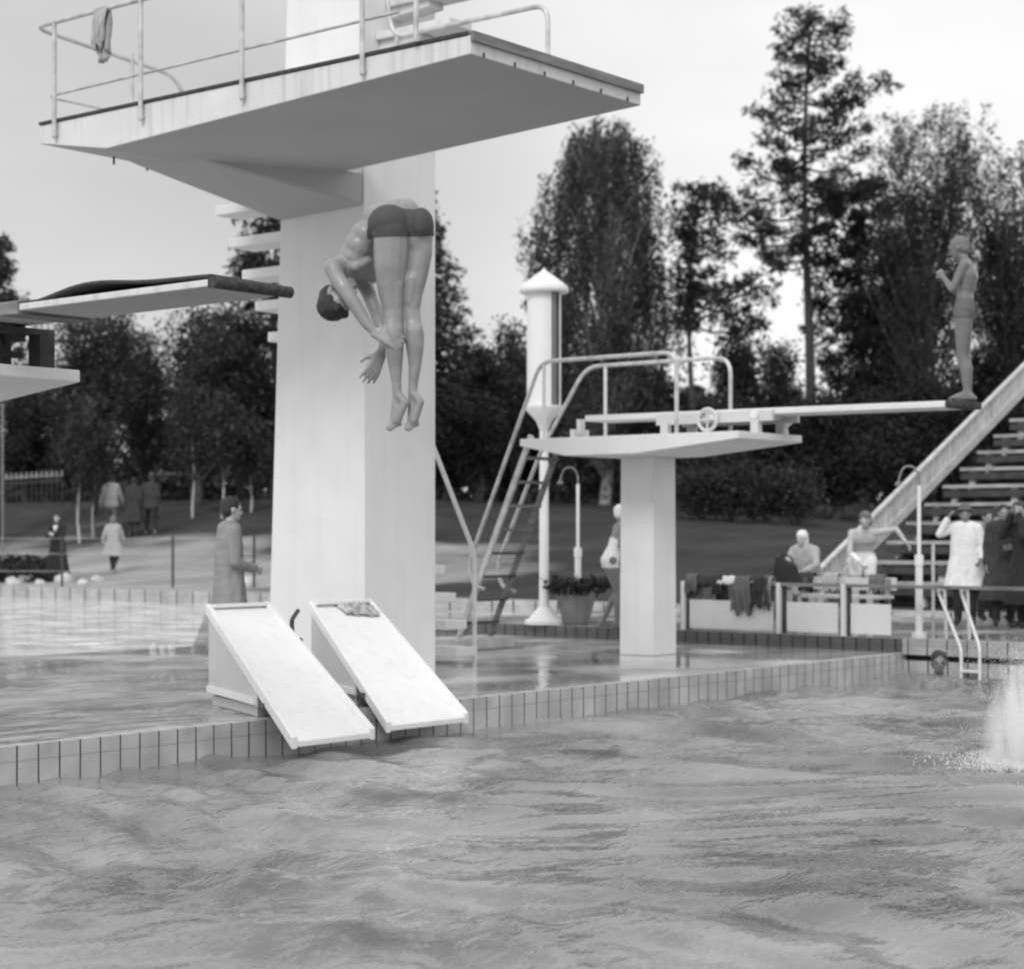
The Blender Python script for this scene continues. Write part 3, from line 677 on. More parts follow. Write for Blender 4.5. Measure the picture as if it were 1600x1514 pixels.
# ------------------------------------------------------------------ balustrade with white panels on the right
bl = thing('balustrade', 'low balustrade of white panels and grey top rail along the pool end', 'railing', (20.95, 12, 0.17))
UB = 20.92; z0 = 0.17
def vx(px): return onU(px, UB).y
for (xa, xb) in ((1078, 1209), (1230, 1310), (1330, 1392)):
    mb = MB(); mb.box(UB-0.015, UB+0.015, vx(xb), vx(xa), z0+0.02, 0.56); mb.build('panel', M['conc'], bl, bevel=0.004)
for x in (1071, 1220, 1321):
    v = vx(x); mb = MB(); mb.box(UB-0.07, UB+0.02, v-0.028, v+0.028, z0, 0.8); mb.build('post', M['conc'], bl)
    mb = MB(); mb.box(UB-0.02, UB+0.03, v+0.03, v+0.07, z0, 0.78); mb.box(UB-0.02, UB+0.03, v-0.07, v-0.03, z0, 0.78); mb.build('post_cheek', M['woodd'], bl)
mb = MB(); mb.box(UB-0.05, UB+0.03, 4.0, vx(1210), 0.76, 0.80); mb.build('top_rail', M['wood'], bl)
for v in (6.2, 4.1):
    mb = MB(); mb.box(UB-0.03, UB+0.03, v-0.03, v+0.03, z0, 0.76); mb.build('post', M['wood'], bl)
mb = MB(); mb.box(UB-0.03, UB+0.02, vx(1210), vx(1071), 0.785, 0.82); mb.build('rear_rail', M['wood'], bl)
# bench with a pale seat behind the rail
bn = thing('bench', 'pale slatted bench behind the low white balustrade', 'bench', (21.9, 12.4, 0.17))
b0, b1 = onU(1235, 21.6).y, onU(1385, 21.6).y
mb = MB(); mb.box(21.45, 21.8, b1, b0, 0.60, 0.64); mb.build('seat', M['woodl'], bn)
mb = MB(); mb.box(21.85, 21.88, b1, b0, 0.70, 0.86); mb.build('backrest', M['woodl'], bn)
for v in (b0-0.1, b1+0.1): 
    mb = MB(); mb.box(21.5, 21.56, v-0.03, v+0.03, z0, 0.599); mb.box(21.80,21.849,v-0.03,v+0.03,z0,0.84); mb.build('leg', M['wood'], bn)
# clothes over the rail
for (x, w, df, m, sd, nm, lb, cat) in ((1100, 0.36, 0.10, 'darkc', 1, 'jacket', 'dark garment lying flat along the balustrade rail by the white post', 'clothes'),
    (1138, 0.24, 0.07, 'white', 2, 'towel', 'small white towel bunched on the balustrade rail', 'towel'),
    (1162, 0.22, 0.52, 'grey', 3, 'coat', 'long grey coat hanging down over the white panel', 'clothes'),
    (1192, 0.20, 0.42, 'darkc', 4, 'trousers', 'dark trousers hanging over the rail right of the long grey coat', 'clothes')):
    drape(nm, lb, cat, (UB, vx(x), 0.83), (0,1,0), w, 0.045, df, df*0.8, M[m], 'clothes on the balustrade rail', sd, -0.5 if df > 0.3 else 0)
for (x, w, df, m, sd, lb) in ((1084, 0.16, 0.24, 'grey', 6, 'short grey garment hanging at the left end of the balustrade rail'),
    (1124, 0.14, 0.30, 'darkc', 7, 'narrow dark garment hanging beside the small white towel'),
    (1203, 0.10, 0.5, 'coat', 8, 'pale drab garment hanging last before the bag table')):
    drape('garment', lb, 'clothes', (UB, vx(x), 0.835), (0,1,0), w, 0.05, df, df*0.7, M[m], 'clothes on the balustrade rail', sd, -0.2)
for (x, m, sd, lb) in ((1262, 'darkc', 11, 'dark heap of clothing thrown over the back of the pale bench, left end'), (1300, 'coatl', 12, 'light cloth thrown over the middle of the pale bench back'), (1372, 'grey', 13, 'grey cloth hanging at the right end of the pale bench back')):
    drape('garment', lb, 'clothes', (21.865, onU(x, 21.865).y, 0.865), (0,1,0), 0.22, 0.04, 0.2, 0.18, M[m], 'clothes on the bench back', sd, 0.1)
p = onU(1228, 21.4); mb = MB()
bgv = []; 
mb.hexa([(21.25,p.y-0.17,0.78),(21.55,p.y-0.17,0.78),(21.55,p.y+0.14,0.78),(21.25,p.y+0.14,0.78),(21.33,p.y-0.14,1.02),(21.45,p.y-0.14,1.02),(21.46,p.y+0.13,1.13),(21.34,p.y+0.13,1.13)])
bg = thing('bag', 'bulky black bag standing on the balustrade corner', 'bag', (21.4, p.y, 0.78))
mb.build('body', M['black'], bg, bevel=0.03)
mb = MB(); mb.tube(rounded([(21.4,p.y-0.1,1.03),(21.4,p.y-0.08,1.12),(21.4,p.y+0.05,1.15),(21.4,p.y+0.08,1.08)],0.04),0.012,8); mb.build('handle', M['black'], bg, True)
mb = MB(); mb.box(21.2, 21.6, p.y-0.22, p.y+0.2, 0.74, 0.779); mb.box(21.25,21.31,p.y-0.15,p.y-0.09,0.17,0.739); mb.box(21.5,21.56,p.y+0.09,p.y+0.15,0.17,0.739)
tag(mb.build('small_table', M['woodl'], None), 'small pale table carrying the black bag', 'table')

# ------------------------------------------------------------------ grandstand
gs = thing('grandstand', 'wooden tiered grandstand with white boarded side rail', 'grandstand', (32, 10, 0.2))
VG = 16.0; nrow = 13; ru = 0.72; rz = 0.335; gu = 28.6; gz0 = 0.62
for i in range(nrow):
    u = gu+i*ru; z = gz0+i*rz
    mb = MB(); mb.box(u, u+0.30, -14, VG-0.25, z-0.06, z); mb.build('seat', M['seatw'], gs)
    mb = MB(); mb.box(u+0.33, u+0.68, -14, VG-0.25, z-0.26, z-0.235); mb.box(u+0.02,u+0.05,-14,VG-0.25,z-0.22,z-0.10); mb.build('footboard', M['woodd'], gs)
    for k in range(7):
        v = VG-0.35-k*0.95 - (0 if k == 0 else 0.2); mb = MB()
        mb.box(u+0.08, u+0.22, v-0.16, v-0.04, max(z-0.5, 0.1), z-0.046); mb.build('seat_support', M['woodl'] if k < 2 else M['wood'], gs)
k = rz/ru
mb = MB(); a = Vector((gu-0.8, VG-0.1, gz0-0.35)); b_ = Vector((gu+nrow*ru, VG-0.1, gz0+nrow*rz+0.22))
mb.beam(a+Vector((0,0,-0.03)), b_+Vector((0,0,-0.03)), 0.08, 0.16); mb.build('side_stringer', M['woodl'], gs)
mb = MB(); mb.beam(a+Vector((0,0,0.46)), b_+Vector((0,0,0.46)), 0.09, 0.05); mb.build('side_handrail', M['woodl'], gs)
mb = MB(); L_ = (b_-a); n = 62
for i in range(n):
    c = a+L_*(i+0.5)/n; h_ = 0.44+0.02*((i*7)%5-2); mb.box(c.x-0.058, c.x+0.052, c.y-0.02, c.y+0.02, c.z+0.0, c.z+h_)
mb.build('pickets', M['picket'], gs)
mb = MB(); mb.prism([(gu-0.6,VG-0.5,0.1),(gu+nrow*ru,VG-0.5,0.1),(gu+nrow*ru,VG-0.5,gz0+nrow*rz-0.5),(gu-0.2,VG-0.5,gz0-0.3)], (0,-0.04,0)); mb.build('side_boarding', M['woodd'], gs)
mb = MB(); mb.box(gu+nrow*ru, gu+nrow*ru+0.1, -14, VG-0.5, 0.1, gz0+nrow*rz-0.2); mb.build('back_boarding', M['woodd'], gs)

# ------------------------------------------------------------------ fences and small things at left
def zt(p): return terr(p.x, p.y)
wf = thing('wire_fence', 'thin wire fence on slim iron posts across the sandy bank', 'fence', at(330, 42, 0.3))
ptsf = []
for x, d in ((-60, 44), (97, 44), (270, 43), (397, 42.5)):
    p = at(x, d); z = terr(p.x, p.y); ptsf.append(Vector((p.x,p.y,z)))
    mb = MB(); mb.tube([(p.x,p.y,z-0.1),(p.x,p.y,z+1.15)], 0.03, 8); mb.build('post', M['dark'], wf)
for h in (0.35, 0.75, 1.1):
    mb = MB(); mb.tube([q+Vector((0,0,h)) for q in ptsf], 0.006, 5); mb.build('wire', M['pipe'], wf)
pf = thing('picket_fence', 'row of pale pickets before the dark trees at far left', 'fence', at(45, 76, 2.3))
a = at(-60, 71); c = at(97, 70); n = 20
zf = [terr(a.lerp(c, i/n).x, a.lerp(c, i/n).y) for i in range(n+1)]
mb = MB()
for i in range(n+1):
    q = a.lerp(c, i/n); mb.box(q.x-0.022, q.x+0.022, q.y-0.02, q.y+0.02, zf[i]-0.1, zf[i]+1.25)
mb.build('pickets', M['woodd'], pf)
mb = MB()
for i in range(n+1):
    q = a.lerp(c, i/n); mb.box(q.x-0.027, q.x+0.027, q.y-0.03, q.y+0.03, zf[i]+1.05, zf[i]+1.26)
mb.beam(a+Vector((0,0,zf[0]+1.1)), c+Vector((0,0,zf[-1]+1.1)), 0.03, 0.04); mb.build('picket_tops', M['seatw'], pf)
mb = MB(); mb.beam(a+Vector((0,0.05,zf[0]+0.9)), c+Vector((0,0.05,zf[-1]+0.9)), 0.05, 0.08); mb.build('rail', M['woodd'], pf)
tb = at(270, 70); z = terr(tb.x, tb.y); bm_ = thing('park_bench', 'pale park bench at the wood edge behind the walking men', 'bench', (tb.x,tb.y,z), A-pi/2)
def locbox(mb, T, *a):
    k = len(mb.v); mb.box(*a); mb.v[k:] = [tuple(T @ Vector(p)) for p in mb.v[k:]]
T = Matrix.Translation(bm_.location) @ Matrix.Rotation(A-pi/2, 4, 'Z')
mb = MB(); locbox(mb, T, -0.95,0.95,-0.2,0.2,0.95,1.02); mb.build('seat', M['woodl'], bm_)
for s in (-1,1):
    mb = MB(); locbox(mb, T, s*0.85-0.05,s*0.85+0.05,-0.18,0.18,-0.05,0.95); mb.build('leg', M['woodl'], bm_)
mb = MB(); p0 = gz(-60, 922, 0.1); p1 = gz(94, 921, 0.1); mb.beam(p0, p1, 0.12, 0.10)
tag(mb.build('plank', M['woodd']), 'long dark plank lying by the shallow pool', 'plank')
# white skittles-like bottles by the shallow pool edge
for i, x in enumerate((240, 255, 268)):
    b = gz(x, 1016, 0.004); mb = MB(); h = (0.085, 0.07, 0.06)[i]
    mb.lathe(b, [(0.045,0),(0.05,0.02),(0.048,h*0.6),(0.02,h*0.8),(0.02,h),(0.01,h+0.005)], 14)
    tag(mb.build('jar', M['stone'], None, True), ('tallest of three small white jars on the wet deck', 'middle of three small white jars on the wet deck', 'smallest white jar on the wet deck, nearest the slide')[i], 'jar', 'small white jars on the deck')
# stones and dark bits on the sandy bank
for i, (x, d) in enumerate(((40, 47), (62, 46), (100, 46.5), (130, 45.5), (152, 47), (20, 45.8), (388, 43.5))):
    p = at(x, d); z = terr(p.x, p.y); mb = MB(); rr_ = random.Random(i)
    s = rr_.uniform(0.12, 0.26); mb.lathe((p.x,p.y,z-0.05), [(s*0.8,0),(s,s*0.35),(s*0.8,s*0.8),(s*0.3,s*1.1),(0.01,s*1.12)], 9)
    mb.v = [(a_+rr_.uniform(-.03,.03), b_2+rr_.uniform(-.03,.03), c_+rr_.uniform(-.02,.02)) for a_, b_2, c_ in mb.v]
    tag(mb.build('boulder', M['stone'], None, True), 'pale rounded boulder bordering the sandy bank', 'stone', 'boulders on the bank')
# dark plants on the bank
C = []
for i in range(5000):
    x = rng.uniform(-80, 85); d = rng.uniform(46.5, 52); p = at(x, d); z = terr(p.x, p.y); k = max(0, 1-abs((x-10)/95)**2)
    C.append((p.x, p.y, z+rng.uniform(0, 0.45)*k))
tag(leaves('flower_bed', C, rng.uniform(0.08,0.2,len(C)), M['leafd'], None, 0.5), 'dark low flower bed on the sandy bank at the left edge', 'plants', kind='stuff')

# ------------------------------------------------------------------ trees
def finish_tree(root, trunk_mb, C, S, m, mt, aspect, updir=None):
    trunk_mb.build('trunk', mt, root, True)
    leaves('crown', C, S, m, root, aspect, updir, root=root)
def prof_at(prof, y):
    ys_ = [p[0] for p in prof]; return np.interp(y, ys_, [p[1] for p in prof]), np.interp(y, ys_, [p[2] for p in prof])
def tree_root(name, label, cat, px, d, group='trees behind the bath'):
    p = at(px, d); z = terr(p.x, p.y)-0.1
    return thing(name, label, cat, (p.x, p.y, z), group=group)
def mpp(d): return d/F
def pine(label, px, d, top, prof, nb=75, r0=0.26, lean=0, m='needle', clump=(0.35,0.22), cards=32, bare=0.0, seed=1):
    """Scots pine: bare trunk, tiered boughs ending in needle clumps; prof = (photo y, left px, right px)"""
    r = np.random.RandomState(seed); root = tree_root('pine_tree', label, 'pine tree', px, d)
    base = Vector(root.location); zt_ = CZ+(HZ-top)*mpp(d); H = zt_-base.z; mb = MB(); s = mpp(d)
    def trunkpt(t): return base+Vector((0,0,H*t))+RV*(lean*s*t*t+0.12*sin(t*7))
    mb.tube([trunkpt(i/14) for i in range(15)], [r0*(1-0.88*(i/14)) for i in range(15)], 9)
    C = []; S = []
    y0, y1 = prof[0][0], prof[-1][0]
    for k in range(nb):
        wh = k//4; y = y0+(y1-y0)*((wh*4+1.5+r.uniform(-1.2,1.2))/nb)
        l, rt_ = prof_at(prof, y); ang = wh*0.9+(k%4)*pi/2+r.uniform(-0.5,0.5); 
        c_ = cos(ang); w = (l if c_ < 0 else rt_); half = w*s*(r.uniform(0.75, 1.25) if r.rand() < 0.7 else r.uniform(0.3, 0.7))
        t = (CZ+(HZ-y)*s-base.z)/H; o = trunkpt(min(max(t,0.05),0.985))
        dirv = RV*c_+Vector((CA, SA, 0))*sin(ang)
        up = r.uniform(-0.05, 0.28)+0.35*max(0, t-0.8)*3
        pts = [o+dirv*(half*q)+Vector((0,0,half*(up*q - 0.15*sin(q*pi))))+Vector(r.normal(0,0.04,3)) for q in (0,0.3,0.6,0.85,1.0)]
        mb.tube(pts, [0.07*(1-t*0.6),0.05,0.035,0.02,0.008], 5, False)
        nc = max(2, int(half/0.38))
        for q in range(nc):
            f = 1-0.62*q/nc if half > 0.8 else r.uniform(0.3,1); i0 = min(int(f*4), 3); cc = pts[i0].lerp(pts[i0+1], f*4-i0) if f < 1 else pts[-1]
            cc = np.array(cc)+r.normal(0,0.13,3)+np.array([0,0,0.1])
            n = int(cards*r.uniform(0.5,1.3)); e = r.normal(size=(n,3)); e /= np.maximum(np.linalg.norm(e,axis=1),0.01)[:,None]; e *= r.uniform(0.3,1,(n,1))**0.5
            C.append(cc+e*np.array([clump[0],clump[0],clump[1]])*r.uniform(0.7,1.3)); S.append(r.uniform(0.14,0.34,n))
    finish_tree(root, mb, np.concatenate(C), np.concatenate(S), M[m], M['bark'], 0.32); return root
def spruce(label, px, d, top, half_base, y_base, seed=1, m='spruce', n_b=170, name='spruce_tree', cards=60):
    r = np.random.RandomState(seed); root = tree_root(name, label, 'spruce tree', px, d)
    base = Vector(root.location); s = mpp(d); ztop = CZ+(HZ-top)*s; H = ztop-base.z; mb = MB()
    mb.tube([base+Vector((0,0,H*i/8)) for i in range(9)], [0.2*(1-0.9*i/8) for i in range(9)], 8)
    zb = CZ+(HZ-y_base)*s; C=[]; S=[]
    for k in range(n_b):
        f = (k+r.rand())/n_b; z = ztop-(ztop-zb)*f; half = (half_base*s)*(f**0.8)*r.uniform(0.72,1.1)+0.15; ang = k*2.4+r.uniform(-.4,.4)
        dv = RV*cos(ang)+Vector((CA,SA,0))*sin(ang); o = Vector((base.x,base.y,z))
        mb.tube([o, o+dv*half*0.5+Vector((0,0,-0.05*half)), o+dv*half+Vector((0,0,-0.16*half))], [0.04,0.025,0.006], 4, False)
        n = int(cards*(0.3+half/ (half_base*s))); q = r.uniform(0.12,1.0,n); wv = Vector((0,0,1)).cross(dv)
        lat = r.normal(0,1,n)*0.16*half*(1.1-q)+r.normal(0,0.05,n)
        P = np.array(o)[None,:]+q[:,None]*half*np.array(dv)[None,:]+lat[:,None]*np.array(wv)[None,:]
        P[:,2] += -0.05*half-0.16*half*q**2 - np.abs(r.normal(0,0.17,n)) + 0.05
        C.append(P); S.append(r.uniform(0.16,0.38,n))
    finish_tree(root, mb, np.concatenate(C), np.concatenate(S), M[m], M['bark'], 0.38); return root
def birch(label, px, d, top, prof, seed=1, strands=620, name='weeping_birch'):
    r = np.random.RandomState(seed); root = tree_root(name, label, 'birch tree', px, d)
    base = Vector(root.location); s = mpp(d); H = CZ+(HZ-top)*s-base.z; mb = MB()
    mb.tube([base+Vector((0,0,H*0.92*i/10))+RV*0.2*sin(i*0.7) for i in range(11)], [0.24*(1-0.9*i/10) for i in range(11)], 9)
    C=[]; S=[]; UP=[]
    for k in range(strands):
        y = prof[0][0]+(prof[-1][0]-prof[0][0])*r.uniform(0,1)**0.9; l, rt_ = prof_at(prof, y); ang = r.uniform(0,2*pi); c_ = cos(ang)
        w = (l if c_<0 else rt_)*s; rad = r.uniform(0.25,1)**0.5; 
        # lumpy crown: limbs carry strands, so leave gaps
        lump = 0.82+0.22*sin(ang*3+y*0.03)+0.1*sin(ang*7+y*0.07)
        o = np.array(base)+np.array(RV)*c_*w*rad*lump+np.array((CA,SA,0))*sin(ang)*0.5*(l+rt_)*s*rad*lump
        o[2] = CZ+(HZ-y)*s
        if k % 7 == 0:
            zz = max(base.z+1.0, o[2]-1.0-1.2*w*rad); mb.tube([Vector((base.x,base.y,zz)), Vector(((base.x+o[0])/2,(base.y+o[1])/2,(zz+o[2])/2+0.5)), Vector(o)], [0.06,0.035,0.01], 4, False)
        L_ = r.uniform(0.7,2.6); n = int(22*L_*r.uniform(0.7,1.2)); q = r.uniform(0,1,n); drift = r.normal(0,0.10,2)
        P = o[None,:]+np.stack([drift[0]*q+r.normal(0,0.10,n)*(1-0.45*q), drift[1]*q+r.normal(0,0.10,n)*(1-0.45*q), -L_*q+0.1],1)
        C.append(P); S.append(r.uniform(0.10,0.24,n)); 
    C = np.concatenate(C); keep = C[:,2] > base.z+0.2; 
    up = np.tile(np.array([0,0,1.0]),(keep.sum(),1))
    mb.build('trunk', M['birchbark'], root, True)
    leaves('crown', C[keep], np.concatenate(S)[keep], M['birch'], root, 0.55, up, root=root); return root
def broad(label, px, d, top, half, ybot, seed=1, m='leaf', n_l=26, dens=1.0, name='leafy_tree', trunk='bark', cat='tree', tr=0.16, airy=False, size=(0.12,0.28), group='trees behind the bath', sub=7):
    """ascending limbs that fork into twigs with leaf sprays along them"""
    r = np.random.RandomState(seed); root = tree_root(name, label, cat, px, d, group)
    base = Vector(root.location); s = mpp(d); ztop = CZ+(HZ-top)*s; H = ztop-base.z; mb = MB(); zb = max(CZ+(HZ-ybot)*s, base.z+0.3); hw = half*s
    mbl = MB() if trunk == 'birchbark' else mb
    tt = [base+Vector((0,0,H*0.7*i/8))+RV*(0.15 if tr > 0.06 else 0.03)*sin(i+seed) for i in range(9)]
    mb.tube(tt, [tr*(1-0.8*i/8) for i in range(9)], 8); lk = min(1.0, tr/0.12)
    C=[]; S=[]
    for k in range(n_l):
        ang = r.uniform(0,2*pi); f = r.uniform(0.0,1.0); z0_ = base.z+(H*0.1)+(H*0.5)*f
        e_r = hw*r.uniform(0.25,1.0)*(1.0-0.35*f); ze = zb+(ztop-zb)*min(1.0, (0.30+0.72*f)*r.uniform(0.85,1.1)*(1.08-0.35*(e_r/hw)**2))
        o = Vector((base.x,base.y,z0_)); en = base+ (RV*cos(ang)+Vector((CA,SA,0))*sin(ang))*e_r; en.z = ze
        mid = o.lerp(en,0.5)+Vector((0,0,-0.1*e_r)); pts = [o, o.lerp(mid,0.6), mid, mid.lerp(en,0.6), en]
        mbl.tube(pts, [0.05*lk,0.04*lk,0.026*lk,0.016*lk,0.007], 5, False)
        for j in range(sub):
            q = r.uniform(0.25,1.0); i0=min(int(q*4),3); a = pts[i0].lerp(pts[i0+1], q*4-i0)
            tl = r.uniform(0.5,1.5)*(0.5+hw/4); dv = Vector((r.normal(0,0.45), r.normal(0,0.45), r.uniform(0.4,1.2))).normalized(); bpt = a+dv*tl
            if bpt.z > ztop+0.3: bpt.z = ztop+0.3*r.rand()
            mbl.tube([a, a.lerp(bpt,0.5), bpt], [0.014*lk,0.010*lk,0.004], 3, False)
            n = int(34*dens*tl*r.uniform(0.5,1.3)); qq = r.uniform(0.1,1.0,n); sp = (0.22 if airy else 0.34)*(1.15-0.75*qq)
            P = np.array(a)[None,:]+qq[:,None]*np.array(bpt-a)[None,:]+r.normal(0,1,(n,3))*sp[:,None]
            C.append(P); S.append(r.uniform(size[0],size[1],n))
    C=np.concatenate(C); S=np.concatenate(S); k_=C[:,2]>base.z; C=C[k_]; S=S[k_]
    if mbl is not mb: mbl.build('limbs', M['bark'], root, True)
    finish_tree(root, mb, C, S, M[m], M[trunk], 0.6); return root

pine('tallest pine, bare trunk with tiered boughs reaching the top of the picture', 1262, 75, 18,
     [(22,8,8),(45,48,45),(80,40,50),(130,50,50),(165,62,108),(190,66,118),(215,80,80),(240,128,85),(265,118,90),(300,118,95),(340,112,90),(390,95,80),(425,60,50)], nb=84, seed=11, cards=30, clump=(0.46,0.2))
p_ = pine('slender leaning pine with sparse crown left of the tallest pine', 1076, 68, 296,
     [(300,12,30),(330,30,45),(375,25,40),(410,20,50),(450,10,120),(485,10,150),(515,10,120)], nb=44, r0=0.15, lean=14, seed=5, cards=34, clump=(0.42,0.28))
birch('broad weeping birch with hanging foliage behind the lamp column', 945, 70, 188,
     [(190,34,46),(215,70,80),(260,108,88),(300,128,104),(350,128,124),(420,140,130),(500,140,130),(600,130,122),(700,120,112)], seed=3, strands=1700)
spruce('dense conical spruce showing right of the big white tower', 652, 62, 262, 135, 640, seed=2, n_b=210, cards=66)
pine('dark ragged pine just left of the big white tower', 432, 66, 325,
     [(330,45,30),(370,50,40),(400,90,40),(425,60,40),(470,70,60),(500,95,70),(540,75,70),(600,85,70),(680,60,60)], nb=62, seed=21, m='spruce', cards=40, clump=(0.45,0.3))
pine('dark conifer top poking over the near springboard at the left edge', -12, 60, 385,
     [(390,8,8),(420,18,28),(450,28,45),(500,60,60),(560,70,70),(640,70,70)], nb=46, seed=22, m='spruce', cards=36)
pine('dark dense pine right of the tallest pine', 1348, 78, 285, [(290,25,30),(330,45,50),(380,65,60),(440,70,75),(520,75,75),(600,80,80),(720,80,80)], nb=120, seed=8, m='spruce', cards=40, clump=(0.45,0.3))
L_txt = {
 150: ('twiggy leafy tree with upright bare shoots, farthest left above the picket fence', 505, 112, 700),
 222: ('thin leafy tree with open top between two denser ones, left of the tower', 528, 80, 690),
 305: ('dense round-shouldered leafy tree above the walking men', 498, 100, 690),
 372: ('broad leafy tree directly behind the man in the long coat', 500, 95, 700)}
for i, (x, (lb, tp, hf, yb)) in enumerate(L_txt.items()):
    broad(lb, x, 64+3*(i%2), tp, hf, yb, seed=30+i, n_l=44, dens=1.0 if x != 222 else 0.6, airy=(x == 222), size=(0.11,0.25))
broad('dark tall bush filling the left edge behind the near stand', 45, 77, 585, 80, 780, seed=41, m='leafd', n_l=34, dens=1.5, name='tall_bush', cat='bush')
broad('dark bush below the twiggy tree at far left', 120, 76, 640, 75, 780, seed=42, m='leafd', n_l=30, dens=1.5, name='tall_bush', cat='bush')
broad('pale young tree in the gap between spruce and lamp column', 803, 66, 508, 46, 720, seed=43, n_l=22, dens=1.0, airy=True)
broad('small dark tree right of the spruce near the ladder', 745, 64, 560, 62, 760, seed=44, n_l=30, dens=1.3, m='leafd')
broad('tall airy tree with sky showing through behind the person on the springboard', 1448, 74, 185, 150, 600, seed=45, n_l=74, dens=0.62, airy=True, tr=0.2, sub=9, size=(0.1,0.22))
broad('leafy tree at the right edge of the picture', 1580, 76, 240, 150, 600, seed=46, n_l=80, dens=0.8, airy=True, tr=0.2, sub=9, size=(0.1,0.24))
broad('low bushy tree beside the slender leaning pine', 1150, 70, 500, 66, 700, seed=47, n_l=32, dens=0.8, airy=True)
broad('low loose tree in the gap left of the tallest pine trunk', 1218, 82, 545, 52, 700, seed=147, n_l=30, dens=0.7, airy=True)
broad('dark bushy tree between the tallest pine and the airy tree', 1398, 80, 330, 110, 700, seed=48, n_l=50, dens=0.9)
for i, (x, tp, hf, dd) in enumerate(((1120, 640, 90, 66), (1215, 620, 80, 70), (1310, 640, 95, 68), (1420, 610, 95, 72), (1520, 560, 100, 75), (1600, 560, 90, 78), (1010, 600, 90, 76), (880, 600, 90, 76), (700, 600, 90, 72), (800, 660, 80, 70))):
    lb = ['low dark bush under the far springboard stand', 'dark bush at the foot of the tallest pine', 'dark bush right of the tallest pine trunk', 'dark bush behind the grandstand rail', 'dark bush behind the springboard tip', 'dark bush behind the top rows of the grandstand', 'dark bush under the birch on its right', 'dark bush under the birch on its left', 'dark bush just right of the tower', 'dark bush behind the lamp column pole'][i]
    broad(lb, x, dd, tp, hf, 830, seed=60+i, m='leafd', n_l=34, dens=1.5, name='bush', cat='bush', size=(0.14,0.32), group='bushes along the wood edge')
for i, (x, hf) in enumerate(((1090, 46), (1140, 44), (1195, 46), (1245, 36))):
    broad(['first low shrub at the lawn edge right of the square column', 'second low shrub at the lawn edge from the square column', 'third low shrub at the lawn edge, under the slab end', 'last low shrub at the lawn edge, by the grandstand foot'][i], x, 60, 752, hf, 832, seed=80+i, m='leaf', n_l=18, dens=0.9, name='shrub', cat='shrub', tr=0.05, size=(0.10,0.22), group='low shrubs at the lawn edge')
for i, (x, tp, d_) in enumerate(((123, 640, 57), (146, 620, 58), (302, 600, 60), (348, 620, 59), (392, 650, 60))):
    broad(['leftmost young birch with thin white trunk', 'young birch with the whitest trunk beside the walkers', 'young birch behind the walking men', 'young birch behind the head of the man in the long coat', 'young birch close to the left side of the tower'][i], x, d_, tp, 34, 735, seed=90+i, n_l=14, dens=0.5, trunk='birchbark', name='young_birch', cat='birch tree', tr=0.04, airy=True)
# far wood
C = []; r = np.random.RandomState(99)
for i in range(60000):
    x = r.uniform(-150, 1750); d = r.uniform(95, 125); h = (690 + 40*sin(x*0.013)+25*sin(x*0.041+1)+r.normal(0,10)) if x < 520 else (640 + 40*sin(x*0.017)+25*sin(x*0.05))
    zt_ = CZ+(HZ-h)*d/F; p = at(x, d, 0); z = r.uniform(1.5, zt_); C.append((p.x, p.y, z))
tag(leaves('far_wood', C, r.uniform(0.3,0.7,len(C)), M['leafd'], None, 0.7), 'far dark wood closing the view behind all the trees', 'wood', kind='stuff')

# ------------------------------------------------------------------ people
def capsule(mb, p, rp, q, rq, n=12):
    p = Vector(p); q = Vector(q); t = (q-p)
    if t.length < 1e-5: t = Vector((0,0,1e-4))
    L0 = t.length; t.normalize(); pts=[]; rs=[]
    for a in (-80,-55,-30): pts.append(p+t*(rp*sin(radians(a)))); rs.append(rp*cos(radians(a)))
    pts.append(p); rs.append(rp); pts.append(q); rs.append(rq)
    for a in (30,55,80): pts.append(q+t*(rq*sin(radians(a)))); rs.append(rq*cos(radians(a)))
    ref = Vector((0,0,1)) if abs(t.z) < 0.9 else Vector((1,0,0)); a_ = (ref-t*ref.dot(t)).normalized(); b_ = t.cross(a_); k=len(mb.v)
    for c, r_ in zip(pts, rs):
        for j in range(n):
            w = 2*pi*j/n; mb.v.append(tuple(c+(a_*cos(w)+b_*sin(w))*r_))
    m = len(pts)
    for i in range(m-1):
        for j in range(n):
            a0=k+i*n+j; a1=k+i*n+(j+1)%n; mb.f.append((a0,a1,a1+n,a0+n))
    mb.f.append(tuple(k+j for j in reversed(range(n)))); mb.f.append(tuple(k+(m-1)*n+j for j in range(n)))
def ellip(mb, c, r, R=None, n=16):
    c = Vector(c); k=len(mb.v); m=10; R = R or Matrix.Identity(3)
    for i in range(m+1):
        ph = -pi/2+pi*(i+0.02 if i==0 else (i-0.02 if i==m else i))/m
        for j in range(n):
            w = 2*pi*j/n; mb.v.append(tuple(c+R@Vector((r[0]*cos(ph)*cos(w), r[1]*cos(ph)*sin(w), r[2]*sin(ph)))))
    for i in range(m):
        for j in range(n):
            a0=k+i*n+j; a1=k+i*n+(j+1)%n; mb.f.append((a0,a1,a1+n,a0+n))
    mb.f.append(tuple(k+j for j in reversed(range(n)))); mb.f.append(tuple(k+m*n+j for j in range(n)))
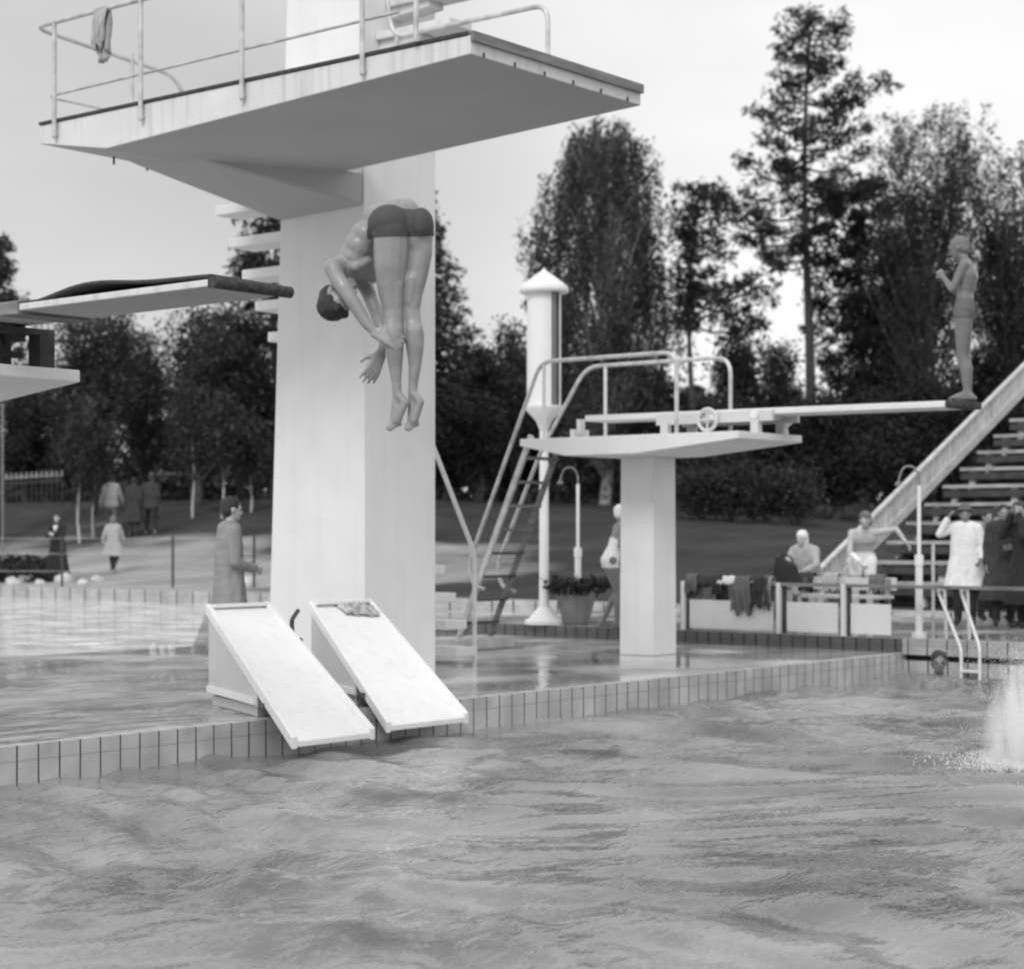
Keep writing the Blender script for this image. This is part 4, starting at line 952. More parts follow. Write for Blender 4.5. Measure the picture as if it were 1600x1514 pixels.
def prims_mesh(prims, voxel, smooth=6, name='body'):
    mb = MB()
    for p in prims:
        if p[0] == 'c': capsule(mb, *p[1:])
        else: ellip(mb, *p[1:])
    me = bpy.data.meshes.new(name); me.from_pydata(mb.v, [], mb.f); me.update()
    bm = bmesh.new(); bm.from_mesh(me); bmesh.ops.recalc_face_normals(bm, faces=bm.faces); bm.to_mesh(me); bm.free()
    o = bpy.data.objects.new('tmp', me); COL.objects.link(o)
    rm = o.modifiers.new('r', 'REMESH'); rm.mode = 'VOXEL'; rm.voxel_size = voxel; rm.use_smooth_shade = True
    if smooth:
        sm = o.modifiers.new('s', 'SMOOTH'); sm.factor = 0.5; sm.iterations = smooth
    dg = bpy.context.evaluated_depsgraph_get(); me2 = bpy.data.meshes.new_from_object(o.evaluated_get(dg)); me2.name = name
    bpy.data.objects.remove(o); bpy.data.meshes.remove(me)
    return me2
from mathutils import noise as mn
def ruffle(me, amp=0.008, sc=45):
    c = [v.co.copy() for v in me.vertices]; no = [v.normal.copy() for v in me.vertices]
    for v, p, n_ in zip(me.vertices, c, no):
        q_ = Vector((p.x*sc, p.y*sc, p.z*sc*0.45)); v.co = p+n_*(mn.noise(q_)*amp+mn.noise(q_*2.3)*amp*0.5)
    me.update()
def part(root, name, prims, m, voxel=0.012, smooth=6, lab=None, cut=None):
    me = prims_mesh(prims, voxel, smooth, name)
    if cut is not None:      # open, level hem
        bm = bmesh.new(); bm.from_mesh(me); bmesh.ops.bisect_plane(bm, geom=bm.verts[:]+bm.edges[:]+bm.faces[:], plane_co=(0,0,cut), plane_no=(0,0,-1), clear_outer=True); bm.to_mesh(me); bm.free()
    if name == 'hair': ruffle(me, 0.007 if voxel > 0.01 else 0.0045, 45 if voxel > 0.01 else 80)
    if name in ('coat','shirt','jacket','dress','blouse'): ruffle(me, 0.010, 11)
    o = link(name, me, m, root, True)
    if cut is not None: sm_ = o.modifiers.new('t', 'SOLIDIFY'); sm_.thickness = 0.008; sm_.offset = -1
    if lab: o['label'] = lab
    return o
def shell(body, root, name, m, planes, off=0.005, lab=None):
    """clothing cut out of the body's own surface between planes (point, normal: keep the side the normal points away from)"""
    bm = bmesh.new(); bm.from_mesh(body.data)
    for co, no in planes:
        bmesh.ops.bisect_plane(bm, geom=bm.verts[:]+bm.edges[:]+bm.faces[:], plane_co=co, plane_no=no, clear_outer=True)
    bm.normal_update()
    for v in bm.verts: v.co += v.normal*off
    me = bpy.data.meshes.new(name); bm.to_mesh(me); bm.free()
    o = link(name, me, m, root, True); s = o.modifiers.new('t', 'SOLIDIFY'); s.thickness = off*1.1; s.offset = -1
    if lab: o['label'] = lab
    return o
def hand(wrist, fwd, back, side, s=1.0, curl=0.5, r=0.0085):
    """palm, four unequal bent fingers and a thumb; back = direction the back of the hand faces, side = thumb side"""
    w = Vector(wrist); f = Vector(fwd).normalized(); b = Vector(back); b = (b-f*b.dot(f)).normalized(); sd = Vector(side); sd = (sd-f*sd.dot(f)-b*sd.dot(b)).normalized()
    P = []; pal = w+f*0.045*s
    for k in (-1.0,-0.35,0.35,1.0):
        P.append(('c', w+sd*0.017*k*s, 0.013*s, w+f*0.088*s+sd*0.029*k*s, 0.0115*s))
    lens = (0.070,0.082,0.077,0.060)
    for i, ln in enumerate(lens):
        k = 1.0-i*0.667; a = w+f*0.088*s+sd*0.031*k*s; d1 = (f*cos(curl*0.6)-b*sin(curl*0.6)+sd*0.10*k).normalized(); d2 = (f*cos(curl*1.5)-b*sin(curl*1.5)+sd*0.08*k).normalized(); d3 = (f*cos(curl*2.1)-b*sin(curl*2.1)).normalized()
        p1 = a+d1*ln*0.45*s; p2 = p1+d2*ln*0.32*s; p3 = p2+d3*ln*0.2*s
        P += [('c', a, r*s*1.08, p1, r*s), ('c', p1, r*s, p2, r*s*0.92), ('c', p2, r*s*0.92, p3, r*s*0.8)]
    t0 = w+f*0.022*s+sd*0.026*s; t1 = t0+(f*0.6+sd*0.75-b*0.15).normalized()*0.042*s; t2 = t1+(f*0.9+sd*0.3-b*0.25).normalized()*0.032*s
    P += [('c', t0, 0.0135*s, t1, 0.0105*s), ('c', t1, 0.0105*s, t2, 0.009*s)]
    return P
def head(c, fwd, up, s=1.0):
    c = Vector(c); f = Vector(fwd).normalized(); u = Vector(up); u = (u-f*u.dot(f)).normalized(); l = u.cross(f)
    R = Matrix((f, l, u)).transposed()
    def q(x, y, z): return c+(f*x+l*y+u*z)*s
    P = [('e', q(-0.012,0,0.025), (0.095*s,0.076*s,0.09*s), R), ('e', q(0.02,0,-0.03), (0.07*s,0.06*s,0.078*s), R),
         ('c', q(0.055,0.018,-0.085), 0.020*s, q(0.055,-0.018,-0.085), 0.020*s),      # chin
         ('c', q(0.086,0,0.005), 0.009*s, q(0.104,0,-0.026), 0.012*s),               # nose
         ('c', q(0.078,0.03,0.018), 0.012*s, q(0.078,-0.03,0.018), 0.012*s),         # brow
         ('c', q(0.083,0.014,-0.055), 0.008*s, q(0.083,-0.014,-0.055), 0.008*s),     # lips
         ('e', q(-0.005,0.079,-0.005), (0.018*s,0.010*s,0.030*s), R), ('e', q(-0.005,-0.079,-0.005), (0.018*s,0.010*s,0.030*s), R)]
    return P, q, R
def hair_prims(q, R, s=1.0, kind='short'):
    P = [('e', q(-0.022,0,0.04), (0.099*s,0.084*s,0.089*s), R)]
    if kind == 'short': P += [('e', q(-0.05,0,-0.01), (0.062*s,0.077*s,0.07*s), R)]
    if kind == 'bob': P += [('e', q(-0.045,0,-0.03), (0.072*s,0.088*s,0.105*s), R)]
    if kind == 'bun': P += [('e', q(-0.05,0,-0.01), (0.065*s,0.078*s,0.07*s), R), ('e', q(-0.115,0,-0.02), (0.04*s,0.045*s,0.04*s), R)]
    return P
def eyes(root, q, s=1.0):
    P = []
    for k in (1,-1):
        mb = MB(); ellip(mb, q(0.079,0.032*k,0.0), (0.009*s,0.012*s,0.007*s)); me = bpy.data.meshes.new('eye'); me.from_pydata(mb.v,[],mb.f); link('eye', me, M['black'], root, True)
    mb = MB(); ellip(mb, q(0.0895,0,-0.056), (0.004*s,0.022*s,0.0035*s)); me = bpy.data.meshes.new('mouth'); me.from_pydata(mb.v,[],mb.f); link('mouth', me, M['grey'], root, True)

DJ = dict(hip=(0,0.095,0.90), knee=(0.02,0.10,0.48), ankle=(-0.01,0.10,0.085), toe=(0.15,0.12,0.03), pelvis=(0,0,0.96), waist=(0.0,0,1.12), chest=(0.0,0,1.30), neck=(0,0,1.44),
          shoulder=(0,0.175,1.39), elbow=(-0.03,0.235,1.11), wrist=(0.04,0.24,0.87), head=(0.02,0,1.585))
def joints(**kw):
    J = {}
    for k, v in DJ.items():
        if k in ('hip','knee','ankle','toe','shoulder','elbow','wrist'):
            J[k+'L'] = Vector(v); J[k+'R'] = Vector((v[0], -v[1], v[2]))
        else: J[k] = Vector(v)
    for k, v in kw.items(): J[k] = Vector(v)
    return J
def body_prims(J, fem=False, hands=True, facing=(1,0,0), hup=(0,0,1), slim=1.0, curl=0.5):
    P = []; lat_h = (J['hipL']-J['hipR']).normalized(); lat_s = (J['shoulderL']-J['shoulderR']).normalized()
    sp = [J['pelvis'], J['waist'], J['chest'], J['chest'].lerp(J['neck'],0.55)]
    wid = [0.085 if not fem else 0.10, 0.055 if fem else 0.07, 0.085, 0.07]; rad = [0.098, 0.082, 0.10, 0.075]
    if fem: rad = [0.102, 0.075, 0.09, 0.065]
    n = 10
    for i in range(n):
        t = i/(n-1)*3; k = min(int(t), 2); f = t-k; c = sp[k].lerp(sp[k+1], f); l = lat_h.lerp(lat_s, i/(n-1)).normalized()
        w = (wid[k]*(1-f)+wid[k+1]*f)*slim; r_ = (rad[k]*(1-f)+rad[k+1]*f)*slim
        P.append(('c', c+l*w, r_, c-l*w, r_))
    P.append(('c', J['neck']-Vector((0,0,0.05)), 0.055, J['neck'].lerp(J['head'],0.5), 0.048))
    hp, q, R = head(J['head'], facing, hup); P += hp
    for s in 'LR':
        sg = 1 if s == 'L' else -1
        P.append(('c', J['chest'].lerp(J['neck'],0.7), 0.06, J['shoulder'+s], 0.055*slim))
        P.append(('c', J['shoulder'+s], 0.054*slim, J['shoulder'+s].lerp(J['elbow'+s],0.5), 0.046*slim)); P.append(('c', J['shoulder'+s].lerp(J['elbow'+s],0.5), 0.046*slim, J['elbow'+s], 0.038*slim))
        P.append(('c', J['elbow'+s], 0.038*slim, J['elbow'+s].lerp(J['wrist'+s],0.35), 0.037*slim)); P.append(('c', J['elbow'+s].lerp(J['wrist'+s],0.35), 0.037*slim, J['wrist'+s], 0.025*slim))
        if hands:
            fw = (J['wrist'+s]-J['elbow'+s]); P += hand(J['wrist'+s], fw, lat_s*sg+Vector((0,0,0.01)), Vector((1,0,0.1)) if abs(fw.normalized().x) < 0.8 else Vector((0,0,1)), 1.0, curl, 0.0095)
        h, k_, a, t = J['hip'+s], J['knee'+s], J['ankle'+s], J['toe'+s]
        P.append(('c', h, 0.092*slim, h.lerp(k_,0.5), 0.075*slim)); P.append(('c', h.lerp(k_,0.5), 0.075*slim, k_, 0.053*slim))
        back = -(t-a); back.z = 0; back = back.normalized()*0.012 if back.length > 0 else Vector((0,0,0))
        P.append(('c', k_, 0.052*slim, k_.lerp(a,0.32)+back, 0.055*slim)); P.append(('c', k_.lerp(a,0.32)+back, 0.055*slim, a, 0.034*slim))
        hl = a+(a-t)*0.3; hl.z = min(a.z, t.z+0.01) if abs(a.z-t.z) < 0.12 else a.z-0.03
        P.append(('c', a, 0.034, hl, 0.030)); P.append(('c', hl, 0.030, a.lerp(t,0.7)+Vector((0,0,-0.012)), 0.028)); P.append(('c', a, 0.032, a.lerp(t,0.7), 0.026)); 
        ft = (t-a); ft.z = 0; ft = ft.normalized() if ft.length > 0 else Vector((1,0,0)); sdv = ft.cross(Vector((0,0,1)))
        for i in range(5):
            P.append(('c', a.lerp(t,0.72)+sdv*(i-2)*0.014, 0.014, t+sdv*(i-2)*0.013-ft*abs(i-2)*0.008, 0.011))
    return P, q, R
def coat_prims(J, hem, flare=0.12, rad=0.02, sleeves=True, waist_in=0.0, fem=False):
    P = []; rad = rad*0.6+0.012; lat_h = (J['hipL']-J['hipR']).normalized(); lat_s = (J['shoulderL']-J['shoulderR']).normalized(); top = J['chest'].lerp(J['neck'],0.72)
    for i in range(16):
        t = i/15; z = top.z+(hem-top.z)*t
        if z > J['pelvis'].z:
            f = (top.z-z)/(top.z-J['pelvis'].z); c = top.lerp(J['chest'], min(f*3,1)) if f < 0.33 else J['chest'].lerp(J['pelvis'], (f-0.33)/0.67); c = Vector((c.x,c.y,z)); l = lat_s.lerp(lat_h,f); w = 0.085-0.005*f; r_ = 0.072+rad+0.03*sin(min(f*1.6,1)*pi/2)
        else:
            f = (J['pelvis'].z-z)/(J['pelvis'].z-hem+1e-6); c = Vector((J['pelvis'].x,J['pelvis'].y,z)); l = lat_h; w = 0.08+flare*f*0.6; r_ = 0.102+rad+flare*f*0.35; c = Vector((c.x,c.y,max(c.z, hem)))
        P.append(('c', c+l*w, r_, c-l*w, r_))
    for s in 'LR':
        P.append(('c', top, 0.068+rad*0.5, J['shoulder'+s], 0.056+rad*0.5))
        if sleeves:
            P.append(('c', J['shoulder'+s], 0.060+rad*0.5, J['elbow'+s], 0.048+rad*0.4)); P.append(('c', J['elbow'+s], 0.048+rad*0.4, J['elbow'+s].lerp(J['wrist'+s],0.93), 0.040+rad*0.3))
    return P
def trouser_prims(J):
    P = [('c', J['hipL']+Vector((0,0,0.05)), 0.105, J['hipR']+Vector((0,0,0.05)), 0.105)]
    for s in 'LR':
        P.append(('c', J['hip'+s], 0.10, J['knee'+s], 0.075)); P.append(('c', J['knee'+s], 0.075, J['ankle'+s]+Vector((0,0,0.0)), 0.058))
    return P
def shoe_prims(J):
    P = []
    for s in 'LR':
        a, t = J['ankle'+s], J['toe'+s]; z = Vector((0,0,-0.03))
        P.append(('c', a+(a-t)*0.25+z, 0.042, t, 0.036)); P.append(('c', a+z, 0.045, a.lerp(t,0.6), 0.04))
    return P
def wrinkle(o, amp=0.012, n=9):
    """folds running down the cloth"""
    me = o.data; c = np.empty(len(me.vertices)*3); me.vertices.foreach_get('co', c); c = c.reshape(-1,3)
    zt_, zb = c[:,2].max(), c[:,2].min(); cx = c[:,0].mean(); cy = c[:,1].mean(); a = np.arctan2(c[:,1]-cy, c[:,0]-cx)
    k = np.clip((zt_-c[:,2])/(zt_-zb), 0, 1); f = 1+ (np.sin(a*n+k*2)+0.5*np.sin(a*(n+4)+1))*amp*k*4
    c[:,0] = cx+(c[:,0]-cx)*f; c[:,1] = cy+(c[:,1]-cy)*f; me.vertices.foreach_set('co', c.ravel()); me.update()
def face_dir(deg):     # screen direction: 0 = to the right, 90 = away from camera, 180 = left, 270 = to camera
    return radians(deg)+(A-pi/2)
def person(label, loc, deg, J, skin='skinl', fem=False, scale=1.0, hair='short', hairm='hair', slim=1.0, voxel=0.0115, facing=(1,0,0), hup=(0,0,1), hands=True, group=None, curl=0.5, cat='person'):
    root = thing('person', label, cat, loc, face_dir(deg), group, scale)
    P, q, R = body_prims(J, fem, hands, facing, hup, slim, curl)
    body = part(root, 'body', P, M[skin], voxel, 7)
    if hair: part(root, 'hair', hair_prims(q, R, 1.0, hair), M[hairm], 0.012, 3)
    eyes(root, q)
    return root, body, q, R

def cap_prims(q, R): return [('e', q(-0.018,0,0.035), (0.103,0.088,0.094), R), ('e', q(-0.045,0,-0.005), (0.07,0.082,0.08), R)]
def hat(root, q, R, m='grey'):
    part(root, 'hat', [('e', q(-0.01,0,0.075), (0.15,0.135,0.014), R), ('e', q(-0.015,0,0.11), (0.10,0.085,0.065), R)], m, 0.009, 2)

def standz(px, d, ground):
    return at(px, d, ground)

# person on the springboard tip, seen in profile facing left
J = joints(pelvis=(0.00,0,0.93), waist=(-0.01,0,1.10), chest=(-0.04,0,1.27), neck=(-0.02,0,1.42), head=(0.06,0,1.555),
           hipL=(0.01,0.085,0.88), hipR=(0.01,-0.085,0.88), kneeL=(0.02,0.075,0.47), kneeR=(0.0,-0.075,0.47), ankleL=(-0.03,0.07,0.08), ankleR=(-0.035,-0.07,0.08), toeL=(0.15,0.08,0.02), toeR=(0.15,-0.08,0.02),
           shoulderL=(-0.02,0.17,1.37), shoulderR=(-0.02,-0.17,1.37), elbowL=(0.10,0.19,1.12), elbowR=(0.10,-0.19,1.14), wristL=(0.20,0.08,1.26), wristR=(0.19,-0.06,1.25))
rt_, bd, q, R = person('slim fair-haired person standing on the tip of the far springboard', (18.5, 8.80, 2.789), 180, J, 'skind', hair='short', hairm='hairl', slim=0.93, facing=(1,0,-0.22), scale=1.02)
shell(bd, rt_, 'swim_trunks', M['grey2'], [((0,0,1.03),(0,0,1)), ((0,0,0.84),(0,0,-1))], 0.006)
rt_.rotation_euler.z = radians(108)   # faces inland along the board

# man in long coat behind the left slide
J = joints(elbowL=(0.02,0.25,1.12), wristL=(0.20,0.16,1.06), elbowR=(0.0,-0.25,1.10), wristR=(0.20,-0.14,1.04), head=(0.03,0,1.60))
rt_, bd, q, R = person('man in long pale coat standing behind the left slide', at(358, 18.9, 0.004), 22, J, scale=1.03, facing=(1,0,-0.05))
o = part(rt_, 'coat', coat_prims(J, 0.26, 0.16, 0.03), M['coat'], 0.016, 6, cut=0.26+0.02); wrinkle(o)
part(rt_, 'trousers', trouser_prims(J), M['darkc'], 0.016, 3); part(rt_, 'shoes', shoe_prims(J), M['black'], 0.012, 2)
part(rt_, 'collar', [('c',(0.0,0.06,1.46),0.035,(0.0,-0.06,1.46),0.035), ('c',(0.05,0.05,1.44),0.03,(0.05,-0.05,1.44),0.03)], M['coat'], 0.012, 3)
# folded thing in his hand
mb = MB(); p = at(377, 18.85, 0); mb.box(p.x-0.02,p.x+0.02,p.y-0.02,p.y+0.02,0.70,1.08); tag(mb.build('umbrella', M['black'], None, bevel=0.012), 'furled black umbrella held by the man in the long coat', 'umbrella')

def ground_at(px, d):
    p = at(px, d); return Vector((p.x, p.y, terr(p.x, p.y)-0.0))
# woman in dark dress
J = joints(elbowL=(0.12,0.24,1.12), wristL=(0.24,0.06,1.18), elbowR=(0.12,-0.24,1.12), wristR=(0.24,-0.06,1.16))
rt_, bd, q, R = person('woman in long black dress with white collar at far left', ground_at(90, 47.5), 250, J, fem=True, hair='bob', scale=0.97, voxel=0.016)
o = part(rt_, 'dress', coat_prims(J, 0.12, 0.14, 0.015), M['black'], 0.018, 5, cut=0.12+0.02); wrinkle(o)
part(rt_, 'collar', [('c',(0.09,0.03,1.38),0.035,(0.11,0.0,1.27),0.025), ('c',(0.09,-0.03,1.38),0.035,(0.11,0.0,1.27),0.025)], M['white'], 0.012, 2)
part(rt_, 'shoes', shoe_prims(J), M['black'], 0.012, 2)
# walkers
Jw = joints(kneeL=(0.16,0.10,0.50), ankleL=(0.20,0.10,0.10), toeL=(0.37,0.12,0.05), kneeR=(-0.02,-0.10,0.48), ankleR=(-0.26,-0.10,0.16), toeR=(-0.16,-0.10,0.05), elbowL=(-0.12,0.25,1.12), wristL=(-0.08,0.28,0.88), elbowR=(0.10,-0.25,1.12), wristR=(0.2,-0.27,0.92))
rt_, bd, q, R = person('child in knee-length light coat and dark boots walking away', ground_at(177, 49), 80, Jw, fem=True, hair='bob', hairm='hairl', scale=0.86, voxel=0.016)
o = part(rt_, 'coat', coat_prims(Jw, 0.50, 0.16, 0.02), M['coatl'], 0.018, 5, cut=0.50+0.02); wrinkle(o)
part(rt_, 'boots', trouser_prims(dict(Jw, hipL=Jw['kneeL'], hipR=Jw['kneeR']))[1:]+shoe_prims(Jw), M['black'], 0.016, 2)
rt_, bd, q, R = person('man in light shirt seen from behind, left of the group of walkers', ground_at(174, 58), 85, Jw, scale=1.05, voxel=0.016)
part(rt_, 'shirt', coat_prims(Jw, 0.86, 0.02, 0.02), M['coatl'], 0.018, 4); part(rt_, 'trousers', trouser_prims(Jw), M['grey'], 0.018, 3); part(rt_, 'shoes', shoe_prims(Jw), M['black'], 0.014, 2)
J2 = joints(kneeL=(0.06,0.10,0.48), toeL=(0.2,0.1,0.03))
rt_, bd, q, R = person('walker in long dark coat, middle of the group on the bank', ground_at(209, 57), 88, J2, scale=1.02, voxel=0.016)
o = part(rt_, 'coat', coat_prims(J2, 0.40, 0.10, 0.03), M['darkc'], 0.018, 5, cut=0.40+0.02); wrinkle(o); part(rt_, 'trousers', trouser_prims(J2), M['darkc'], 0.018, 3); part(rt_, 'shoes', shoe_prims(J2), M['black'], 0.014, 2)
J3 = joints(kneeL=(0.14,0.14,0.50), ankleL=(0.16,0.18,0.10), toeL=(0.32,0.2,0.05), ankleR=(-0.18,-0.17,0.12), toeR=(-0.04,-0.18,0.04), kneeR=(-0.03,-0.13,0.48), elbowL=(0.0,0.3,1.15), wristL=(0.15,0.34,1.0))
rt_, bd, q, R = person('striding man in dark suit, right of the group on the bank', ground_at(236, 57), 85, J3, scale=1.04, voxel=0.016)
part(rt_, 'jacket', coat_prims(J3, 0.80, 0.04, 0.03), M['darkc'], 0.018, 4); part(rt_, 'trousers', trouser_prims(J3), M['black'], 0.018, 3); part(rt_, 'shoes', shoe_prims(J3), M['grey'], 0.014, 2)
# bather leaning at column
J = joints(pelvis=(-0.08,0,0.92), hipL=(-0.08,0.095,0.87), hipR=(-0.08,-0.095,0.87), kneeL=(0.06,0.10,0.50), ankleL=(-0.16,0.10,0.10), toeL=(0.0,0.1,0.03), kneeR=(0.02,-0.09,0.47), ankleR=(0.0,-0.09,0.085), toeR=(0.16,-0.1,0.03),
           waist=(-0.02,0,1.10), chest=(0.05,0,1.28), neck=(0.06,0,1.42), head=(0.09,0,1.56), shoulderL=(0.05,0.16,1.37), shoulderR=(0.05,-0.16,1.37), elbowL=(0.0,0.2,1.13), wristL=(0.2,0.05,1.16), elbowR=(0.02,-0.2,1.12), wristR=(0.2,-0.03,1.12))
rt_, bd, q, R = person('bather in white swimsuit and white cap leaning on the square column', gz(962, 981, 0.17), 10, J, 'skind', fem=True, hair=None, scale=0.97)
part(rt_, 'bathing_cap', cap_prims(q, R), M['white'], 0.012, 3)
shell(bd, rt_, 'swimsuit', M['white'], [((0,0,1.20),(0.5,0,0.86)), ((-0.08,0,0.82),(0,0,-1)), ((0,0.185,1.1),(0,1,0)), ((0,-0.185,1.1),(0,-1,0))], 0.008)
# woman bending, arm to head
J = joints(pelvis=(-0.05,0,0.92), chest=(0.08,0,1.22), waist=(0.0,0,1.08), neck=(0.13,0,1.36), head=(0.19,0,1.48), shoulderL=(0.10,0.17,1.31), shoulderR=(0.10,-0.17,1.31), elbowL=(0.12,0.44,1.36), wristL=(0.22,0.55,1.18), elbowR=(0.22,-0.22,1.05), wristR=(0.36,-0.12,0.92))
rt_, bd, q, R = person('fair-skinned bather with arm stretched out before the grandstand steps', onU(1348, 22.8, 0.17), 270, J, 'skinl', fem=True, hair='bob', hairm='grey', scale=0.96, facing=(1,-0.3,-0.5))
shell(bd, rt_, 'white_shorts', M['white'], [((0,0,1.03),(0,0,1)), ((0,0,0.72),(0,0,-1))], 0.01)
shell(bd, rt_, 'bikini_top', M['coatl'], [((0,0,1.25),(0,0,1)), ((0,0,1.15),(0,0,-1)), ((0,0.19,1.1),(0,1,0)), ((0,-0.19,1.1),(0,-1,0))], 0.008)
# crouched pale figure
J = joints(pelvis=(-0.1,0,0.62), hipL=(-0.1,0.095,0.58), hipR=(-0.1,-0.095,0.58), kneeL=(0.2,0.12,0.5), kneeR=(0.2,-0.12,0.5), waist=(-0.03,0,0.78), chest=(0.08,0,0.95), neck=(0.14,0,1.07), head=(0.2,0,1.2), shoulderL=(0.1,0.17,1.03), shoulderR=(0.1,-0.17,1.03), elbowL=(0.2,0.24,0.82), wristL=(0.34,0.16,0.74), elbowR=(0.2,-0.24,0.82), wristR=(0.34,-0.16,0.74))
p = onU(1262, 24.6, 0.17)
rt_, bd, q, R = person('seated figure with white headscarf behind the black bag', p, 235, J, 'skinl', fem=True, hair='bob', hairm='white', scale=0.98)
part(rt_, 'blouse', coat_prims(J, 0.5, 0.02, 0.015), M['coatl'], 0.016, 4)
mb = MB(); ca = p; st2 = thing('stool', 'low wooden stool under the figure in the white headscarf', 'stool', (ca.x, ca.y, 0.17)); 
dirb = Vector((cos(face_dir(235)), sin(face_dir(235)), 0)); sc_ = ca-dirb*0.12
mb.box(sc_.x-0.2,sc_.x+0.2,sc_.y-0.2,sc_.y+0.2,0.66,0.70); mb.build('seat', M['wood'], st2)
for i in (-1,1):
    for j in (-1,1):
        mb = MB(); mb.box(sc_.x+i*0.16-0.02,sc_.x+i*0.16+0.02,sc_.y+j*0.16-0.02,sc_.y+j*0.16+0.02,0.17,0.66); mb.build('leg', M['wood'], st2)
# man in white coat and hat
J = joints(elbowR=(0.10,-0.36,1.30), wristR=(0.16,-0.24,1.52), elbowL=(0.05,0.27,1.12), wristL=(0.2,0.22,0.95))
rt_, bd, q, R = person('man in long white coat with hat, hand raised to his head', at(1508, 26.4, 0.17), 255, J, 'skin', scale=0.95)
o = part(rt_, 'coat', coat_prims(J, 0.50, 0.10, 0.03), M['white'], 0.016, 5, cut=0.50+0.02); wrinkle(o, 0.010, 7); hat(rt_, q, R, M['grey'])
part(rt_, 'trousers', trouser_prims(J), M['black'], 0.016, 3); part(rt_, 'shoes', shoe_prims(J), M['black'], 0.014, 2)
J = joints(elbowL=(0.1,0.25,1.1), wristL=(0.25,0.1,1.1))
rt_, bd, q, R = person('bareheaded man in dark coat beside the man in white', at(1568, 26.0, 0.17), 260, J, 'skin', scale=0.96)
o = part(rt_, 'coat', coat_prims(J, 0.34, 0.14, 0.035), M['darkc'], 0.016, 5, cut=0.34+0.02); wrinkle(o); part(rt_, 'trousers', trouser_prims(J), M['black'], 0.016, 3); part(rt_, 'shoes', shoe_prims(J), M['black'], 0.014, 2)
rt_, bd, q, R = person('man in black coat at the right picture edge, raising binoculars', at(1602, 25.4, 0.17), 200, joints(elbowL=(0.2,0.25,1.25), wristL=(0.16,0.08,1.55), elbowR=(0.2,-0.25,1.25), wristR=(0.16,-0.08,1.55)), 'skin', scale=0.97)
J = joints(elbowL=(0.2,0.25,1.25), wristL=(0.16,0.08,1.55), elbowR=(0.2,-0.25,1.25), wristR=(0.16,-0.08,1.55))
o = part(rt_, 'coat', coat_prims(J, 0.30, 0.16, 0.04), M['black'], 0.016, 5, cut=0.30+0.02); wrinkle(o); part(rt_, 'trousers', trouser_prims(J), M['black'], 0.016, 3); part(rt_, 'shoes', shoe_prims(J), M['black'], 0.014, 2)
for (x, d_, dg, cm, sc, lb) in ((1542, 27.8, 285, 'grey', 0.93, 'person in grey coat half hidden between the white coat and the dark coats'), (1590, 28.0, 240, 'darkc', 1.0, 'tall person in dark jacket behind the two dark coats at the right edge')):
    J = joints(elbowL=(0.08,0.25,1.1), wristL=(0.2,0.12,1.0))
    rt_, bd, q, R = person(lb, at(x, d_, 0.17), dg, J, 'skin', scale=sc, voxel=0.014)
    o = part(rt_, 'coat', coat_prims(J, 0.45, 0.08, 0.03), M[cm], 0.018, 5, cut=0.47); wrinkle(o); part(rt_, 'trousers', trouser_prims(J), M['black'], 0.018, 3); part(rt_, 'shoes', shoe_prims(J), M['black'], 0.014, 2)
# swimmer holding on near the pool corner
J = joints(elbowL=(0.22,0.26,1.22), wristL=(0.38,0.12,1.28), elbowR=(0.22,-0.26,1.22), wristR=(0.38,-0.12,1.28))
p = at(1467, 21.2, WZ-1.50)
rt_, bd, q, R = person('swimmer with wet dark hair, head and shoulders out of the water', p, 262, J, 'skind', scale=1.1)

# ------------------------------------------------------------------ the diver
DD = 9.4; ms = DD/F/3.604
dl = atp(480+500/3.604, 280+700/3.604, DD)
dv = thing('person', 'diver in dark trunks folded in a pike, upside down in mid-air', 'person', dl, A-pi/2)
def D(x, y, dep=0.0): return Vector(((x-500)*ms, dep, (700-y)*ms))
def c_(x0,y0,d0,r0,x1,y1,d1,r1): return ('c', D(x0,y0,d0), r0*ms, D(x1,y1,d1), r1*ms)
def chain(*n): return [c_(*n[i], *n[i+1]) for i in range(len(n)-1)]
P = []
P += [('e', D(462,252,0.01), (119*ms,0.10,104*ms)), ('e', D(640,262,0.025), (68*ms,0.092,100*ms)), c_(470,256,0.030,96,612,264,0.040,94), c_(470,290,0.0,106,475,320,0.0,105), c_(632,290,0.025,76,630,330,0.03,80)]                                  # pelvis, seat
P += chain((475,300,0,104),(474,400,0,103),(470,500,0.0,95),(472,620,0.0,77),(481,740,0.005,60),(483,800,0.0,57),(487,880,-0.012,60),(492,960,-0.008,53),(497,1060,0,39),(503,1150,0.0,28),(505,1200,0.0,27))
P += chain((628,300,0.03,80),(640,400,0.035,66),(618,520,0.035,64),(592,640,0.035,57),(583,730,0.035,51),(590,800,0.03,51),(603,880,0.015,57),(606,950,0.015,51),(606,1050,0.02,37),(596,1140,0.02,28),(592,1195,0.02,27))
P += [c_(455,600,-0.030,44,462,720,-0.020,34), c_(505,600,-0.028,40,498,720,-0.018,32), c_(470,850,-0.028,36,476,930,-0.022,30), c_(508,850,-0.028,34,504,920,-0.022,28)]   # hamstrings, calf heads
P += [c_(590,560,0.0,36,575,690,0.01,30), c_(588,850,-0.005,34,592,925,0.0,28), c_(620,850,-0.005,34,616,935,0.0,28)]
